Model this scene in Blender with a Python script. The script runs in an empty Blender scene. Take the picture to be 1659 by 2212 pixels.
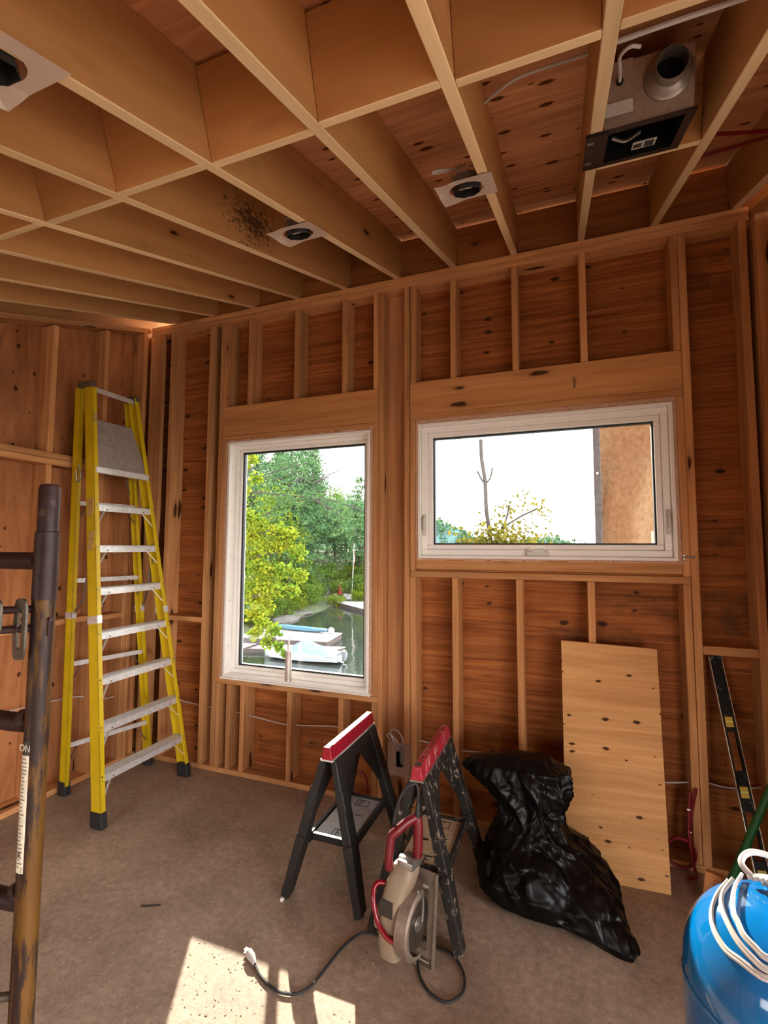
import bpy, bmesh, math, random
from mathutils import Vector, Matrix, Euler, noise

scene = bpy.context.scene
C = scene.collection
rnd = random.Random(7)

# ------------------------------------------------------------------ camera
CAM_Z = 1.725
cam_data = bpy.data.cameras.new('camera')
cam = bpy.data.objects.new('camera', cam_data)
C.objects.link(cam)
yaw, pitch, roll = -0.36136, 0.07231, 0.00351
fwd = Vector((math.sin(yaw) * math.cos(pitch), math.cos(yaw) * math.cos(pitch), math.sin(pitch)))
right = Vector((math.cos(yaw), -math.sin(yaw), 0))
up = right.cross(fwd)
r2 = right * math.cos(roll) + up * math.sin(roll)
u2 = -right * math.sin(roll) + up * math.cos(roll)
m = Matrix((r2, u2, -fwd)).transposed().to_4x4()
m.translation = (0, 0, CAM_Z)
cam.matrix_world = m
cam_data.sensor_fit = 'HORIZONTAL'
cam_data.sensor_width = 36
cam_data.lens = 36 * 1034.5 / 1659
cam_data.clip_start = 0.03
cam_data.clip_end = 900
scene.camera = cam

# ------------------------------------------------------------------ view, world, sun
scene.view_settings.view_transform = 'Standard'
scene.view_settings.look = 'None'
scene.view_settings.gamma = 1
scene.view_settings.use_curve_mapping = False
scene.view_settings.exposure = 0.66

SKY_FRONT, SKY_BACK = 3.2, 8.5
w = bpy.data.worlds.new('sky')
scene.world = w
w.use_nodes = True
nt = w.node_tree
nt.nodes.clear()
wo = nt.nodes.new('ShaderNodeOutputWorld')
bg = nt.nodes.new('ShaderNodeBackground')
tc = nt.nodes.new('ShaderNodeTexCoord')
sx = nt.nodes.new('ShaderNodeSeparateXYZ')
nt.links.new(tc.outputs['Generated'], sx.inputs[0])
dt = nt.nodes.new('ShaderNodeVectorMath')
dt.operation = 'DOT_PRODUCT'
dt.inputs[1].default_value = (-0.8, 0.6, 0)
nt.links.new(tc.outputs['Generated'], dt.inputs[0])
mr = nt.nodes.new('ShaderNodeMapRange')            # hazy white over the lake, raised behind the house to fill the room
mr.inputs['From Min'].default_value = 0.35
mr.inputs['From Max'].default_value = -0.4
mr.inputs['To Min'].default_value = SKY_FRONT
mr.inputs['To Max'].default_value = SKY_BACK
nt.links.new(dt.outputs['Value'], mr.inputs['Value'])
cr = nt.nodes.new('ShaderNodeValToRGB')
cr.color_ramp.elements[0].position = 0.0
cr.color_ramp.elements[0].color = (1, .95, .88, 1)
cr.color_ramp.elements[1].position = 0.9
cr.color_ramp.elements[1].color = (0.72, 0.84, 1, 1)
nt.links.new(sx.outputs['Z'], cr.inputs[0])
nt.links.new(cr.outputs[0], bg.inputs['Color'])
nt.links.new(mr.outputs[0], bg.inputs['Strength'])
nt.links.new(bg.outputs[0], wo.inputs['Surface'])

SUN_STRENGTH = 13.0
sd = bpy.data.lights.new('sun', 'SUN')
sd.energy = SUN_STRENGTH
sd.color = (1.0, 0.9, 0.74)
sd.angle = 0.0095
sun = bpy.data.objects.new('sun', sd)
C.objects.link(sun)
SUN_DIR = Vector((-0.452, 0.772, 0.446)).normalized()      # towards the sun
sun.location = (-20, 34, 20)
sun.rotation_euler = SUN_DIR.to_track_quat('Z', 'Y').to_euler()

# ------------------------------------------------------------------ materials
def new_mat(name):
    mt = bpy.data.materials.new(name)
    mt.use_nodes = True
    t = mt.node_tree
    b = t.nodes['Principled BSDF']
    return mt, t, b

def node(t, kind, **kw):
    n = t.nodes.new(kind)
    for k, v in kw.items():
        if k in n.inputs:
            n.inputs[k].default_value = v
        else:
            setattr(n, k, v)
    return n

def vec_src(t, scale, rand=True, coord='Object'):
    tcn = node(t, 'ShaderNodeTexCoord')
    src = tcn.outputs[coord]
    if rand:
        oi = node(t, 'ShaderNodeObjectInfo')
        cx = node(t, 'ShaderNodeVectorMath', operation='SCALE')
        cx.inputs[0].default_value = (37.1, 91.7, 53.3)
        t.links.new(oi.outputs['Random'], cx.inputs['Scale'])
        ad = node(t, 'ShaderNodeVectorMath', operation='ADD')
        t.links.new(src, ad.inputs[0])
        t.links.new(cx.outputs[0], ad.inputs[1])
        src = ad.outputs[0]
    return src

def scaled(t, src, sc):
    mu = node(t, 'ShaderNodeVectorMath', operation='MULTIPLY')
    t.links.new(src, mu.inputs[0])
    mu.inputs[1].default_value = sc
    return mu.outputs[0]

def ramp(t, fac, stops):
    r = node(t, 'ShaderNodeValToRGB')
    e = r.color_ramp.elements
    e[0].position, e[0].color = stops[0][0], (*stops[0][1], 1)
    e[1].position, e[1].color = stops[-1][0], (*stops[-1][1], 1)
    for p, c in stops[1:-1]:
        x = e.new(p)
        x.color = (*c, 1)
    t.links.new(fac, r.inputs[0])
    return r.outputs[0]

def mixc(t, fac, a, b, mode='MIX'):
    mx = node(t, 'ShaderNodeMix', data_type='RGBA', blend_type=mode)
    if isinstance(fac, (int, float)):
        mx.inputs[0].default_value = fac
    else:
        t.links.new(fac, mx.inputs[0])
    for i, s in ((6, a), (7, b)):
        if isinstance(s, tuple):
            mx.inputs[i].default_value = (*s, 1)
        else:
            t.links.new(s, mx.inputs[i])
    return mx.outputs[2]

def mrange(t, src, a, b, c, d):
    n = node(t, 'ShaderNodeMapRange')
    n.inputs['From Min'].default_value, n.inputs['From Max'].default_value = a, b
    n.inputs['To Min'].default_value, n.inputs['To Max'].default_value = c, d
    t.links.new(src, n.inputs['Value'])
    return n.outputs[0]

def bump(t, b, h, strength=.3, dist=.01):
    n = node(t, 'ShaderNodeBump')
    n.inputs['Strength'].default_value = strength
    n.inputs['Distance'].default_value = dist
    t.links.new(h, n.inputs['Height'])
    t.links.new(n.outputs[0], b.inputs['Normal'])

def wood(name, dark, light, grain=(1.4, 28, 28), knots=(1.5, 5.5, 5.5), knot_r=.12, stain=0.0, rough=.75, rand=True, knot_col=(.05, .016, .005), vary=(.86, 1.12), knot_min=.45, spec=.2, plane=None, tail=(.33, 2.2, 1), distort=.5, mould=0, blot=None):
    mt, t, b = new_mat(name)
    src = vec_src(t, None, rand)
    n1 = node(t, 'ShaderNodeTexNoise', Scale=1.0, Detail=5.0, Roughness=.6, Distortion=distort)
    t.links.new(scaled(t, src, grain), n1.inputs['Vector'])
    mid = tuple((a + c) / 2 for a, c in zip(dark, light))
    col = ramp(t, n1.outputs[0], [(.28, dark), (.5, mid), (.72, light)])
    n2 = node(t, 'ShaderNodeTexNoise', Scale=1.0, Detail=3.0)
    t.links.new(scaled(t, src, tuple(g * .22 for g in grain)), n2.inputs['Vector'])
    big = mrange(t, n2.outputs[0], .3, .7, .8, 1.16)
    cc = node(t, 'ShaderNodeCombineColor')
    for i in range(3):
        t.links.new(big, cc.inputs[i])
    col = mixc(t, 1.0, col, cc.outputs[0], 'MULTIPLY')
    if rand:
        oi = node(t, 'ShaderNodeObjectInfo')
        v = mrange(t, oi.outputs['Random'], 0, 1, *vary)
        c3 = node(t, 'ShaderNodeCombineColor')
        for i in range(3):
            t.links.new(v, c3.inputs[i])
        col = mixc(t, 1.0, col, c3.outputs[0], 'MULTIPLY')
    if knot_r > 0:
        ksrc = src
        if plane:
            sp3 = node(t, 'ShaderNodeSeparateXYZ'); t.links.new(src, sp3.inputs[0])
            cb3 = node(t, 'ShaderNodeCombineXYZ')
            for ii, ch in enumerate(plane): t.links.new(sp3.outputs['xyz'.index(ch)], cb3.inputs[ii])
            ksrc = cb3.outputs[0]
        vo = node(t, 'ShaderNodeTexVoronoi', Scale=1.0)
        if plane: vo.voronoi_dimensions = '2D'
        nd = node(t, 'ShaderNodeTexNoise', Scale=3.0, Detail=2.0)
        t.links.new(scaled(t, ksrc, knots), nd.inputs['Vector'])
        a2 = node(t, 'ShaderNodeVectorMath', operation='ADD')
        sc2 = node(t, 'ShaderNodeVectorMath', operation='SCALE')
        sc2.inputs['Scale'].default_value = .12 if plane else .25
        t.links.new(nd.outputs['Color'], sc2.inputs[0])
        t.links.new(scaled(t, ksrc, knots), a2.inputs[0])
        t.links.new(sc2.outputs[0], a2.inputs[1])
        t.links.new(a2.outputs[0], vo.inputs['Vector'])
        # each cell draws its own knot size, most none at all
        sep = node(t, 'ShaderNodeSeparateColor')
        t.links.new(vo.outputs['Color'], sep.inputs[0])
        rad = mrange(t, sep.outputs[0], knot_min, 1.0, 0.0, knot_r)
        dv = node(t, 'ShaderNodeMath', operation='SUBTRACT')
        t.links.new(vo.outputs['Distance'], dv.inputs[0])
        t.links.new(rad, dv.inputs[1])
        kf = mrange(t, dv.outputs[0], -.03, .02, .97, 0)
        kh = mrange(t, dv.outputs[0], 0, .2, .3, 0)
        if plane:                          # dark grain trailing off both ways from each knot
            df2 = node(t, 'ShaderNodeVectorMath', operation='SUBTRACT')
            t.links.new(a2.outputs[0], df2.inputs[0]); t.links.new(vo.outputs['Position'], df2.inputs[1])
            ln = node(t, 'ShaderNodeVectorMath', operation='LENGTH'); t.links.new(scaled(t, df2.outputs[0], tail), ln.inputs[0])
            d3 = node(t, 'ShaderNodeMath', operation='SUBTRACT'); t.links.new(ln.outputs['Value'], d3.inputs[0]); t.links.new(rad, d3.inputs[1])
            kh = mrange(t, d3.outputs[0], -.1, .03, .55, 0)
        col = mixc(t, kh, col, tuple(x * .45 for x in dark))
        col = mixc(t, kf, col, knot_col)
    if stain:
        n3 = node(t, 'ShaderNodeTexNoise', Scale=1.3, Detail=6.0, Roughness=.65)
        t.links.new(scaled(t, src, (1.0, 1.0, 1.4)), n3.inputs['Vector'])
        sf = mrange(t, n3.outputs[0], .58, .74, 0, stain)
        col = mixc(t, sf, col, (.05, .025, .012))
    if blot:                              # one patch of black mould on the board
        sb = node(t, 'ShaderNodeVectorMath', operation='SUBTRACT'); t.links.new(src, sb.inputs[0]); sb.inputs[1].default_value = (blot[0], 0, blot[1])
        lb = node(t, 'ShaderNodeVectorMath', operation='LENGTH'); t.links.new(scaled(t, sb.outputs[0], (3.2, 0, 6.5)), lb.inputs[0])
        nb = node(t, 'ShaderNodeTexNoise', Scale=1.0, Detail=5.0, Roughness=.7); t.links.new(scaled(t, src, (26, 50, 50)), nb.inputs['Vector'])
        ab = node(t, 'ShaderNodeMath', operation='SUBTRACT'); t.links.new(nb.outputs[0], ab.inputs[0]); t.links.new(mrange(t, lb.outputs['Value'], 0, 1.1, 0, .26), ab.inputs[1])
        col = mixc(t, mrange(t, ab.outputs[0], .36, .46, 0, .85), col, (.05, .028, .014))
    if mould:
        na = node(t, 'ShaderNodeTexNoise', Scale=1.0, Detail=2.0); t.links.new(scaled(t, src, (.9, 3, 3)), na.inputs['Vector'])
        nb = node(t, 'ShaderNodeTexNoise', Scale=1.0, Detail=5.0, Roughness=.7); t.links.new(scaled(t, src, (22, 60, 60)), nb.inputs['Vector'])
        fa = mrange(t, na.outputs[0], .60, .72, 0, 1); fb = mrange(t, nb.outputs[0], .46, .56, 0, mould)
        mm = node(t, 'ShaderNodeMath', operation='MULTIPLY'); t.links.new(fa, mm.inputs[0]); t.links.new(fb, mm.inputs[1])
        col = mixc(t, mm.outputs[0], col, (.055, .03, .015))
    t.links.new(col, b.inputs['Base Color'])
    b.inputs['Roughness'].default_value = rough
    b.inputs['Specular IOR Level'].default_value = spec
    bump(t, b, n1.outputs[0], .25, .004)
    return mt

def plain(name, col, rough=.5, metal=0, spec=.5, var=0.0, vscale=20, bmp=0.0, wear=None, wear_amt=.5, wear_scale=30, coat=0.0, stretch=None):
    mt, t, b = new_mat(name)
    b.inputs['Base Color'].default_value = (*col, 1)
    b.inputs['Roughness'].default_value = rough
    b.inputs['Metallic'].default_value = metal
    b.inputs['Specular IOR Level'].default_value = spec
    b.inputs['Coat Weight'].default_value = coat
    src = vec_src(t, None, False)
    if stretch: src = scaled(t, src, stretch)
    n = node(t, 'ShaderNodeTexNoise', Scale=vscale, Detail=5.0, Roughness=.6)
    t.links.new(src, n.inputs['Vector'])
    c = ramp(t, n.outputs[0], [(.3, tuple(x * (1 - var) for x in col)), (.7, tuple(min(1, x * (1 + var)) for x in col))])
    if wear:
        n2 = node(t, 'ShaderNodeTexNoise', Scale=wear_scale, Detail=8.0, Roughness=.7)
        t.links.new(src, n2.inputs['Vector'])
        f = mrange(t, n2.outputs[0], 1 - wear_amt, 1 - wear_amt + .06, 0, 1)
        c = mixc(t, f, c, wear)
    t.links.new(c, b.inputs['Base Color'])
    if bmp:
        bump(t, b, n.outputs[0], bmp, .004)
    return mt

RAFTER = wood('rafter_face_shade_wood', (.43, .20, .066), (.53, .265, .095), grain=(1.0, 9, 9), knots=(2.6, 8, 8), knot_r=.16, knot_min=.4, vary=(.92, 1.06), mould=.0)  # faces kept darker than the edges, their shade put into the colour
RAFTER_M = wood('mouldy_rafter_shade_wood', (.43, .20, .066), (.53, .265, .095), grain=(1.0, 9, 9), knots=(2.6, 8, 8), knot_r=.16, knot_min=.4, vary=(.98, 1.0), rand=False, blot=(1.497, -0.006))
EDGE = wood('rafter_edge_lit_wood', (.66, .45, .24), (.80, .58, .34), grain=(1.2, 16, 16), knots=(2.0, 9, 9), knot_r=.1, vary=(.93, 1.05))  # paler than the faces: light from the floor painted in
STUD = wood('stud_wood', (.40, .165, .058), (.66, .335, .14), knots=(2.2, 9, 9), knot_r=.18)
HEADER = wood('header_wood', (.42, .175, .06), (.60, .29, .11), knots=(2.2, 8, 8), knot_r=.15)
PALE = wood('filler_wood', (.42, .18, .075), (.62, .31, .14), knots=(1.6, 6, 6), knot_r=.15)
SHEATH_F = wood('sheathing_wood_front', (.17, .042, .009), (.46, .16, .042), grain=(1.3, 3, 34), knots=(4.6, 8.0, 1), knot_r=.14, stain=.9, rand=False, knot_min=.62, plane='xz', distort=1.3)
SHEATH_L = wood('sheathing_wood_left', (.28, .095, .032), (.54, .23, .09), grain=(3, 9, 1.6), knots=(8, 6, 1), knot_r=.11, stain=.3, rand=False, knot_min=.5, plane='yz', tail=(1.8, .5, 1), distort=1.0)
DECK = wood('roof_deck_wood', (.48, .20, .09), (.74, .37, .18), grain=(1.4, 22, 3), knots=(5.5, 11, 1), knot_r=.2, stain=.1, rand=False, knot_min=.4, rough=.95, knot_col=(.11, .035, .012), spec=.0, plane='xy', distort=1.0)
PLY = wood('plywood_wood', (.52, .245, .085), (.70, .39, .165), grain=(1.5, 4, 26), knots=(6.5, 13, 1), knot_r=.13, rand=False, knot_min=.3, plane='xz', tail=(.25, 2.4, 1), distort=1.0)
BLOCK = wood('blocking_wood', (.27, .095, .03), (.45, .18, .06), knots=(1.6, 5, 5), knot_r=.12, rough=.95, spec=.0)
WHITE = plain('white_vinyl', (.88, .85, .81), .35, var=.03)
HARDW = plain('off_white_hardware', (.6, .57, .53), .4)
LINER = plain('white_liner', (.86, .82, .77), .45, var=.03)
FOAM = plain('foam_residue', (.55, .33, .22), .9, var=.2, vscale=60, bmp=.5)
SPACER = plain('black_spacer', (.01, .01, .012), .5)
YELLOW = plain('yellow_fibreglass', (.62, .43, .008), .42, var=.1, vscale=9, wear=(.25, .2, .06), wear_amt=.3, wear_scale=14)
ALU = plain('aluminium', (.86, .85, .84), .42, .6, var=.12, vscale=35, wear=(.3, .29, .28), wear_amt=.36, wear_scale=22)
STEEL = plain('dull_steel', (.4, .38, .35), .42, .9, var=.15)
RUBBER = plain('black_rubber', (.016, .016, .018), .65, bmp=.1)
CAPBROWN = plain('brown_plastic', (.10, .07, .045), .6, var=.3)
BLACKP = plain('black_plastic', (.017, .0155, .014), .5, spec=.3, var=.2, wear=(.15, .11, .08), wear_amt=.36, wear_scale=32, bmp=.2)
BLACKW = plain('worn_black_plastic', (.017, .0145, .013), .55, spec=.3, var=.2, wear=(.26, .19, .14), wear_amt=.44, wear_scale=26, bmp=.25)
SHELFG = plain('grey_shelf', (.33, .33, .34), .45, var=.15, wear=(.1, .1, .1), wear_amt=.33, wear_scale=18)
SHELFB = plain('dusty_shelf', (.52, .39, .24), .8, var=.15, wear=(.07, .05, .04), wear_amt=.4, wear_scale=13)
REDP = plain('red_plastic', (.28, .008, .02), .35, var=.15, wear=(.55, .22, .22), wear_amt=.33, wear_scale=24)
REDT = plain('dusty_red_plastic', (.32, .015, .03), .4, var=.2, wear=(.5, .24, .22), wear_amt=.45, wear_scale=24)
REDC = plain('red_cable', (.17, .003, .008), .45)
WIRE = plain('white_cable', (.52, .48, .46), .5, var=.05)
GALV = plain('galvanised_steel', (.42, .33, .26), .4, .6, var=.12, vscale=60)
BLACKM = plain('black_metal', (.004, .004, .004), .5, .0, spec=.15)
POLY = plain('poly_sheet', (.56, .43, .35), .35, var=.05)
RUST = plain('rusty_scaffold_paint', (.022, .0085, .0085), .5, .0, spec=.25, var=.35, vscale=25, wear=(.06, .03, .02), wear_amt=.42, wear_scale=30, bmp=.3)
RUSTY = plain('yellow_rusty_paint', (.085, .036, .005), .5, .0, spec=.25, var=.4, vscale=22, wear=(.02, .009, .007), wear_amt=.54, wear_scale=32, bmp=.35, stretch=(1, 1, .13))
LOCK = plain('zinc_lock', (.1, .085, .065), .45, .7, var=.3, vscale=60)
STICK = plain('sticker_paper', (.6, .55, .44), .6, var=.2, vscale=70, wear=(.2, .14, .08), wear_amt=.4, wear_scale=60)
INK = plain('black_ink', (.03, .025, .02), .6)
BLUE = plain('blue_enamel', (.0, .14, .42), .1, spec=.6, coat=.5)
GREENP = plain('green_handle', (.008, .085, .02), .4)
SAWB = plain('beige_saw_body', (.27, .2, .135), .5, var=.15, wear=(.2, .12, .08), wear_amt=.34, wear_scale=25)
SAWG = plain('saw_guard_metal', (.27, .21, .16), .5, .5, var=.2, vscale=40)
BLADE = plain('saw_blade_steel', (.2, .18, .16), .35, .9, var=.2)
BAG = plain('black_bag_film', (.0022, .0018, .002), .38, spec=.22, bmp=.03)
VIAL = plain('yellow_vial', (.62, .42, .04), .4, var=.2)
LEVELB = plain('worn_black_level', (.009, .009, .009), .55, spec=.2, wear=(.3, .28, .25), wear_amt=.41, wear_scale=45)
LEVELE = plain('level_edge', (.62, .55, .38), .4, .6)
CAULK = plain('caulk_tube_card', (.55, .47, .42), .35, .3, var=.1)
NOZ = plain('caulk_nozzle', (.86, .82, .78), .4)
BARK = plain('bark', (.035, .026, .022), .9, var=.4, vscale=12, bmp=.6)
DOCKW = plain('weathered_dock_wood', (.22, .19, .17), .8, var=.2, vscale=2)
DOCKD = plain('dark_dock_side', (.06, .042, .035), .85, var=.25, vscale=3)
BOATW = plain('white_boat_hull', (.38, .40, .41), .3)
BOATC = plain('blue_boat_cover', (.10, .135, .18), .6, var=.15, vscale=2)
KAYAK = plain('blue_grey_canoe', (.07, .15, .22), .4)
REDU = plain('red_umbrella_cloth', (.35, .01, .015), .7)
ROCK = plain('shore_rock', (.07, .055, .048), .9, var=.3, vscale=1.2, bmp=.5)
POSTD = plain('weathered_grey_post', (.07, .075, .085), .7, var=.35, vscale=30)
BLUEW = plain('blue_wire', (.02, .12, .4), .4)
CARD = plain('grey_label_card', (.45, .42, .38), .6)

def floor_material():
    mt, t, b = new_mat('dusty_concrete')
    src = vec_src(t, None, False)
    n1 = node(t, 'ShaderNodeTexNoise', Scale=1.7, Detail=7.0, Roughness=.62)
    t.links.new(src, n1.inputs['Vector'])
    n2 = node(t, 'ShaderNodeTexNoise', Scale=30.0, Detail=9.0, Roughness=.75)
    t.links.new(src, n2.inputs['Vector'])
    c = ramp(t, n1.outputs[0], [(.3, (.22, .15, .105)), (.5, (.36, .26, .19)), (.7, (.48, .355, .265))])
    c2 = ramp(t, n2.outputs[0], [(.3, (.62, .62, .62)), (.7, (1.3, 1.27, 1.22))])
    c = mixc(t, 1.0, c, c2, 'MULTIPLY')
    # pale sawdust flecks, denser in drifts
    n4 = node(t, 'ShaderNodeTexNoise', Scale=130.0, Detail=2.0)
    t.links.new(scaled(t, src, (1, .6, 1)), n4.inputs['Vector'])
    n5 = node(t, 'ShaderNodeTexNoise', Scale=1.1, Detail=4.0)
    t.links.new(src, n5.inputs['Vector'])
    f1 = mrange(t, n4.outputs[0], .6, .68, 0, .7)
    f2 = mrange(t, n5.outputs[0], .42, .62, .05, 1)
    mm = node(t, 'ShaderNodeMath', operation='MULTIPLY')
    t.links.new(f1, mm.inputs[0]); t.links.new(f2, mm.inputs[1])
    c = mixc(t, mm.outputs[0], c, (.46, .37, .27))
    n6 = node(t, 'ShaderNodeTexNoise', Scale=85.0, Detail=2.0)
    t.links.new(src, n6.inputs['Vector'])
    c = mixc(t, mrange(t, n6.outputs[0], .66, .7, 0, .6), c, (.08, .06, .045))
    t.links.new(c, b.inputs['Base Color'])
    b.inputs['Roughness'].default_value = .62
    b.inputs['Specular IOR Level'].default_value = .35
    bump(t, b, n2.outputs[0], .5, .006)
    return mt

FLOOR = floor_material()

def leaf_material(name, c1, c2, trans):
    mt, t, b = new_mat(name)
    src = vec_src(t, None, True)
    n = node(t, 'ShaderNodeTexNoise', Scale=.9, Detail=4.0)
    t.links.new(src, n.inputs['Vector'])
    n2 = node(t, 'ShaderNodeTexNoise', Scale=9.0, Detail=1.0)
    t.links.new(src, n2.inputs['Vector'])
    ad = node(t, 'ShaderNodeMath', operation='ADD'); t.links.new(n.outputs[0], ad.inputs[0]); t.links.new(n2.outputs[0], ad.inputs[1])
    col = ramp(t, mrange(t, ad.outputs[0], .7, 1.3, 0, 1), [(0, c1), (1, c2)])
    out = t.nodes['Material Output']
    df = node(t, 'ShaderNodeBsdfDiffuse'); tr = node(t, 'ShaderNodeBsdfTranslucent')
    t.links.new(col, df.inputs[0]); t.links.new(col, tr.inputs[0])
    mx = node(t, 'ShaderNodeMixShader'); mx.inputs[0].default_value = trans
    t.links.new(df.outputs[0], mx.inputs[1]); t.links.new(tr.outputs[0], mx.inputs[2])
    t.links.new(mx.outputs[0], out.inputs['Surface'])
    t.nodes.remove(b)
    return mt

LEAF_MAPLE = leaf_material('maple_leaf', (.042, .13, .02), (.25, .25, .018), .5)
LEAF_GREEN = leaf_material('bush_leaf', (.04, .10, .02), (.15, .21, .035), .45)
LEAF_PINE = leaf_material('pine_needles', (.028, .075, .036), (.095, .16, .06), .35)
LEAF_SAP = leaf_material('sapling_leaf', (.05, .06, .012), (.16, .125, .02), .3)

def glass_material():
    mt, t, b = new_mat('window_glass')
    out = t.nodes['Material Output']
    tr = node(t, 'ShaderNodeBsdfTransparent'); tr.inputs[0].default_value = (.96, .98, .97, 1)
    gl = node(t, 'ShaderNodeBsdfGlossy'); gl.inputs['Roughness'].default_value = .02
    fr = node(t, 'ShaderNodeFresnel'); fr.inputs['IOR'].default_value = 1.45
    mx = node(t, 'ShaderNodeMixShader')
    t.links.new(fr.outputs[0], mx.inputs[0]); t.links.new(tr.outputs[0], mx.inputs[1]); t.links.new(gl.outputs[0], mx.inputs[2])
    t.links.new(mx.outputs[0], out.inputs['Surface'])
    t.nodes.remove(b)
    return mt
GLASS = glass_material()

def film_material():
    mt, t, b = new_mat('clear_poly_film')
    out = t.nodes['Material Output']
    tr = node(t, 'ShaderNodeBsdfTransparent'); tr.inputs[0].default_value = (.9, .88, .86, 1)
    mx = node(t, 'ShaderNodeMixShader'); mx.inputs[0].default_value = .2
    b.inputs['Base Color'].default_value = (.6, .48, .4, 1); b.inputs['Roughness'].default_value = .3
    t.links.new(tr.outputs[0], mx.inputs[1]); t.links.new(b.outputs[0], mx.inputs[2])
    t.links.new(mx.outputs[0], out.inputs['Surface'])
    return mt
FILM = film_material()

def water_material():
    mt, t, b = new_mat('lake_water')
    b.inputs['Base Color'].default_value = (.018, .022, .018, 1)
    b.inputs['Roughness'].default_value = .06
    b.inputs['IOR'].default_value = 1.6
    b.inputs['Specular IOR Level'].default_value = .9
    src = vec_src(t, None, False)
    n = node(t, 'ShaderNodeTexNoise', Scale=1.0, Detail=4.0)
    t.links.new(scaled(t, src, (1.1, .5, 1)), n.inputs['Vector'])
    bump(t, b, n.outputs[0], .25, .06)
    return mt
WATER = water_material()

def tarp_material():
    mt, t, b = new_mat('brown_tarp')
    src = vec_src(t, None, False)
    n = node(t, 'ShaderNodeTexNoise', Scale=26.0, Detail=8.0, Roughness=.75)
    t.links.new(scaled(t, src, (1.3, 1.3, .8)), n.inputs['Vector'])
    col = ramp(t, n.outputs[0], [(.3, (.20, .125, .07)), (.7, (.37, .255, .16))])
    out = t.nodes['Material Output']
    df = node(t, 'ShaderNodeBsdfDiffuse'); tr = node(t, 'ShaderNodeBsdfTranslucent')
    t.links.new(col, df.inputs[0]); t.links.new(col, tr.inputs[0])
    mx = node(t, 'ShaderNodeMixShader'); mx.inputs[0].default_value = .22
    t.links.new(df.outputs[0], mx.inputs[1]); t.links.new(tr.outputs[0], mx.inputs[2])
    t.links.new(mx.outputs[0], out.inputs['Surface']); t.nodes.remove(b)
    return mt
TARP = tarp_material()

def land_material(name, c1, c2, sc):
    return plain(name, tuple((a + b) / 2 for a, b in zip(c1, c2)), .95, var=.4, vscale=sc, bmp=.4)
LAND = land_material('forest_floor', (.02, .032, .01), (.075, .08, .025), .35)
HILLM = plain('far_forest', (.06, .11, .10), .95, var=.35, vscale=.12, bmp=.5)
GROUND = plain('bounce_ground', (.34, .29, .23), .95, var=.15, vscale=3)

# ------------------------------------------------------------------ geometry helpers
WO = {}          # world origin of every object (none of the parents is rotated)

def put(name, mesh, mt, parent=None, origin=None, rot=None):
    o = bpy.data.objects.new(name, mesh)
    C.objects.link(o)
    if mt is not None and not mesh.materials:
        mesh.materials.append(mt)
    org = Vector(origin) if origin is not None else (WO[parent] if parent else Vector((0, 0, 0)))
    if parent:
        o.parent = parent
        o.location = org - WO[parent]
    else:
        o.location = org
    if rot is not None:
        o.rotation_euler = rot
    WO[o] = org
    return o

def empty(name, loc, label=None, cat=None, group=None, kind=None):
    o = bpy.data.objects.new(name, None)
    o.empty_display_size = .1
    C.objects.link(o)
    o.location = loc
    WO[o] = Vector(loc)
    tag(o, label, cat, group, kind)
    return o

def tag(o, label=None, cat=None, group=None, kind=None):
    if label: o['label'] = label
    if cat: o['category'] = cat
    if group: o['group'] = group
    if kind: o['kind'] = kind
    return o

def struct(o):
    o['kind'] = 'structure'
    return o

def dup(root, loc, rotz=0, label=None, group=None):
    r = root.copy(); C.objects.link(r)
    r.location = loc; r.rotation_euler = (0, 0, rotz); WO[r] = Vector(loc)
    if label: r['label'] = label
    if group: r['group'] = group
    for ch in list(root.children):
        c = ch.copy(); C.objects.link(c); c.parent = r
        for g in ch.children:
            d = g.copy(); C.objects.link(d); d.parent = c
    return r

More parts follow.
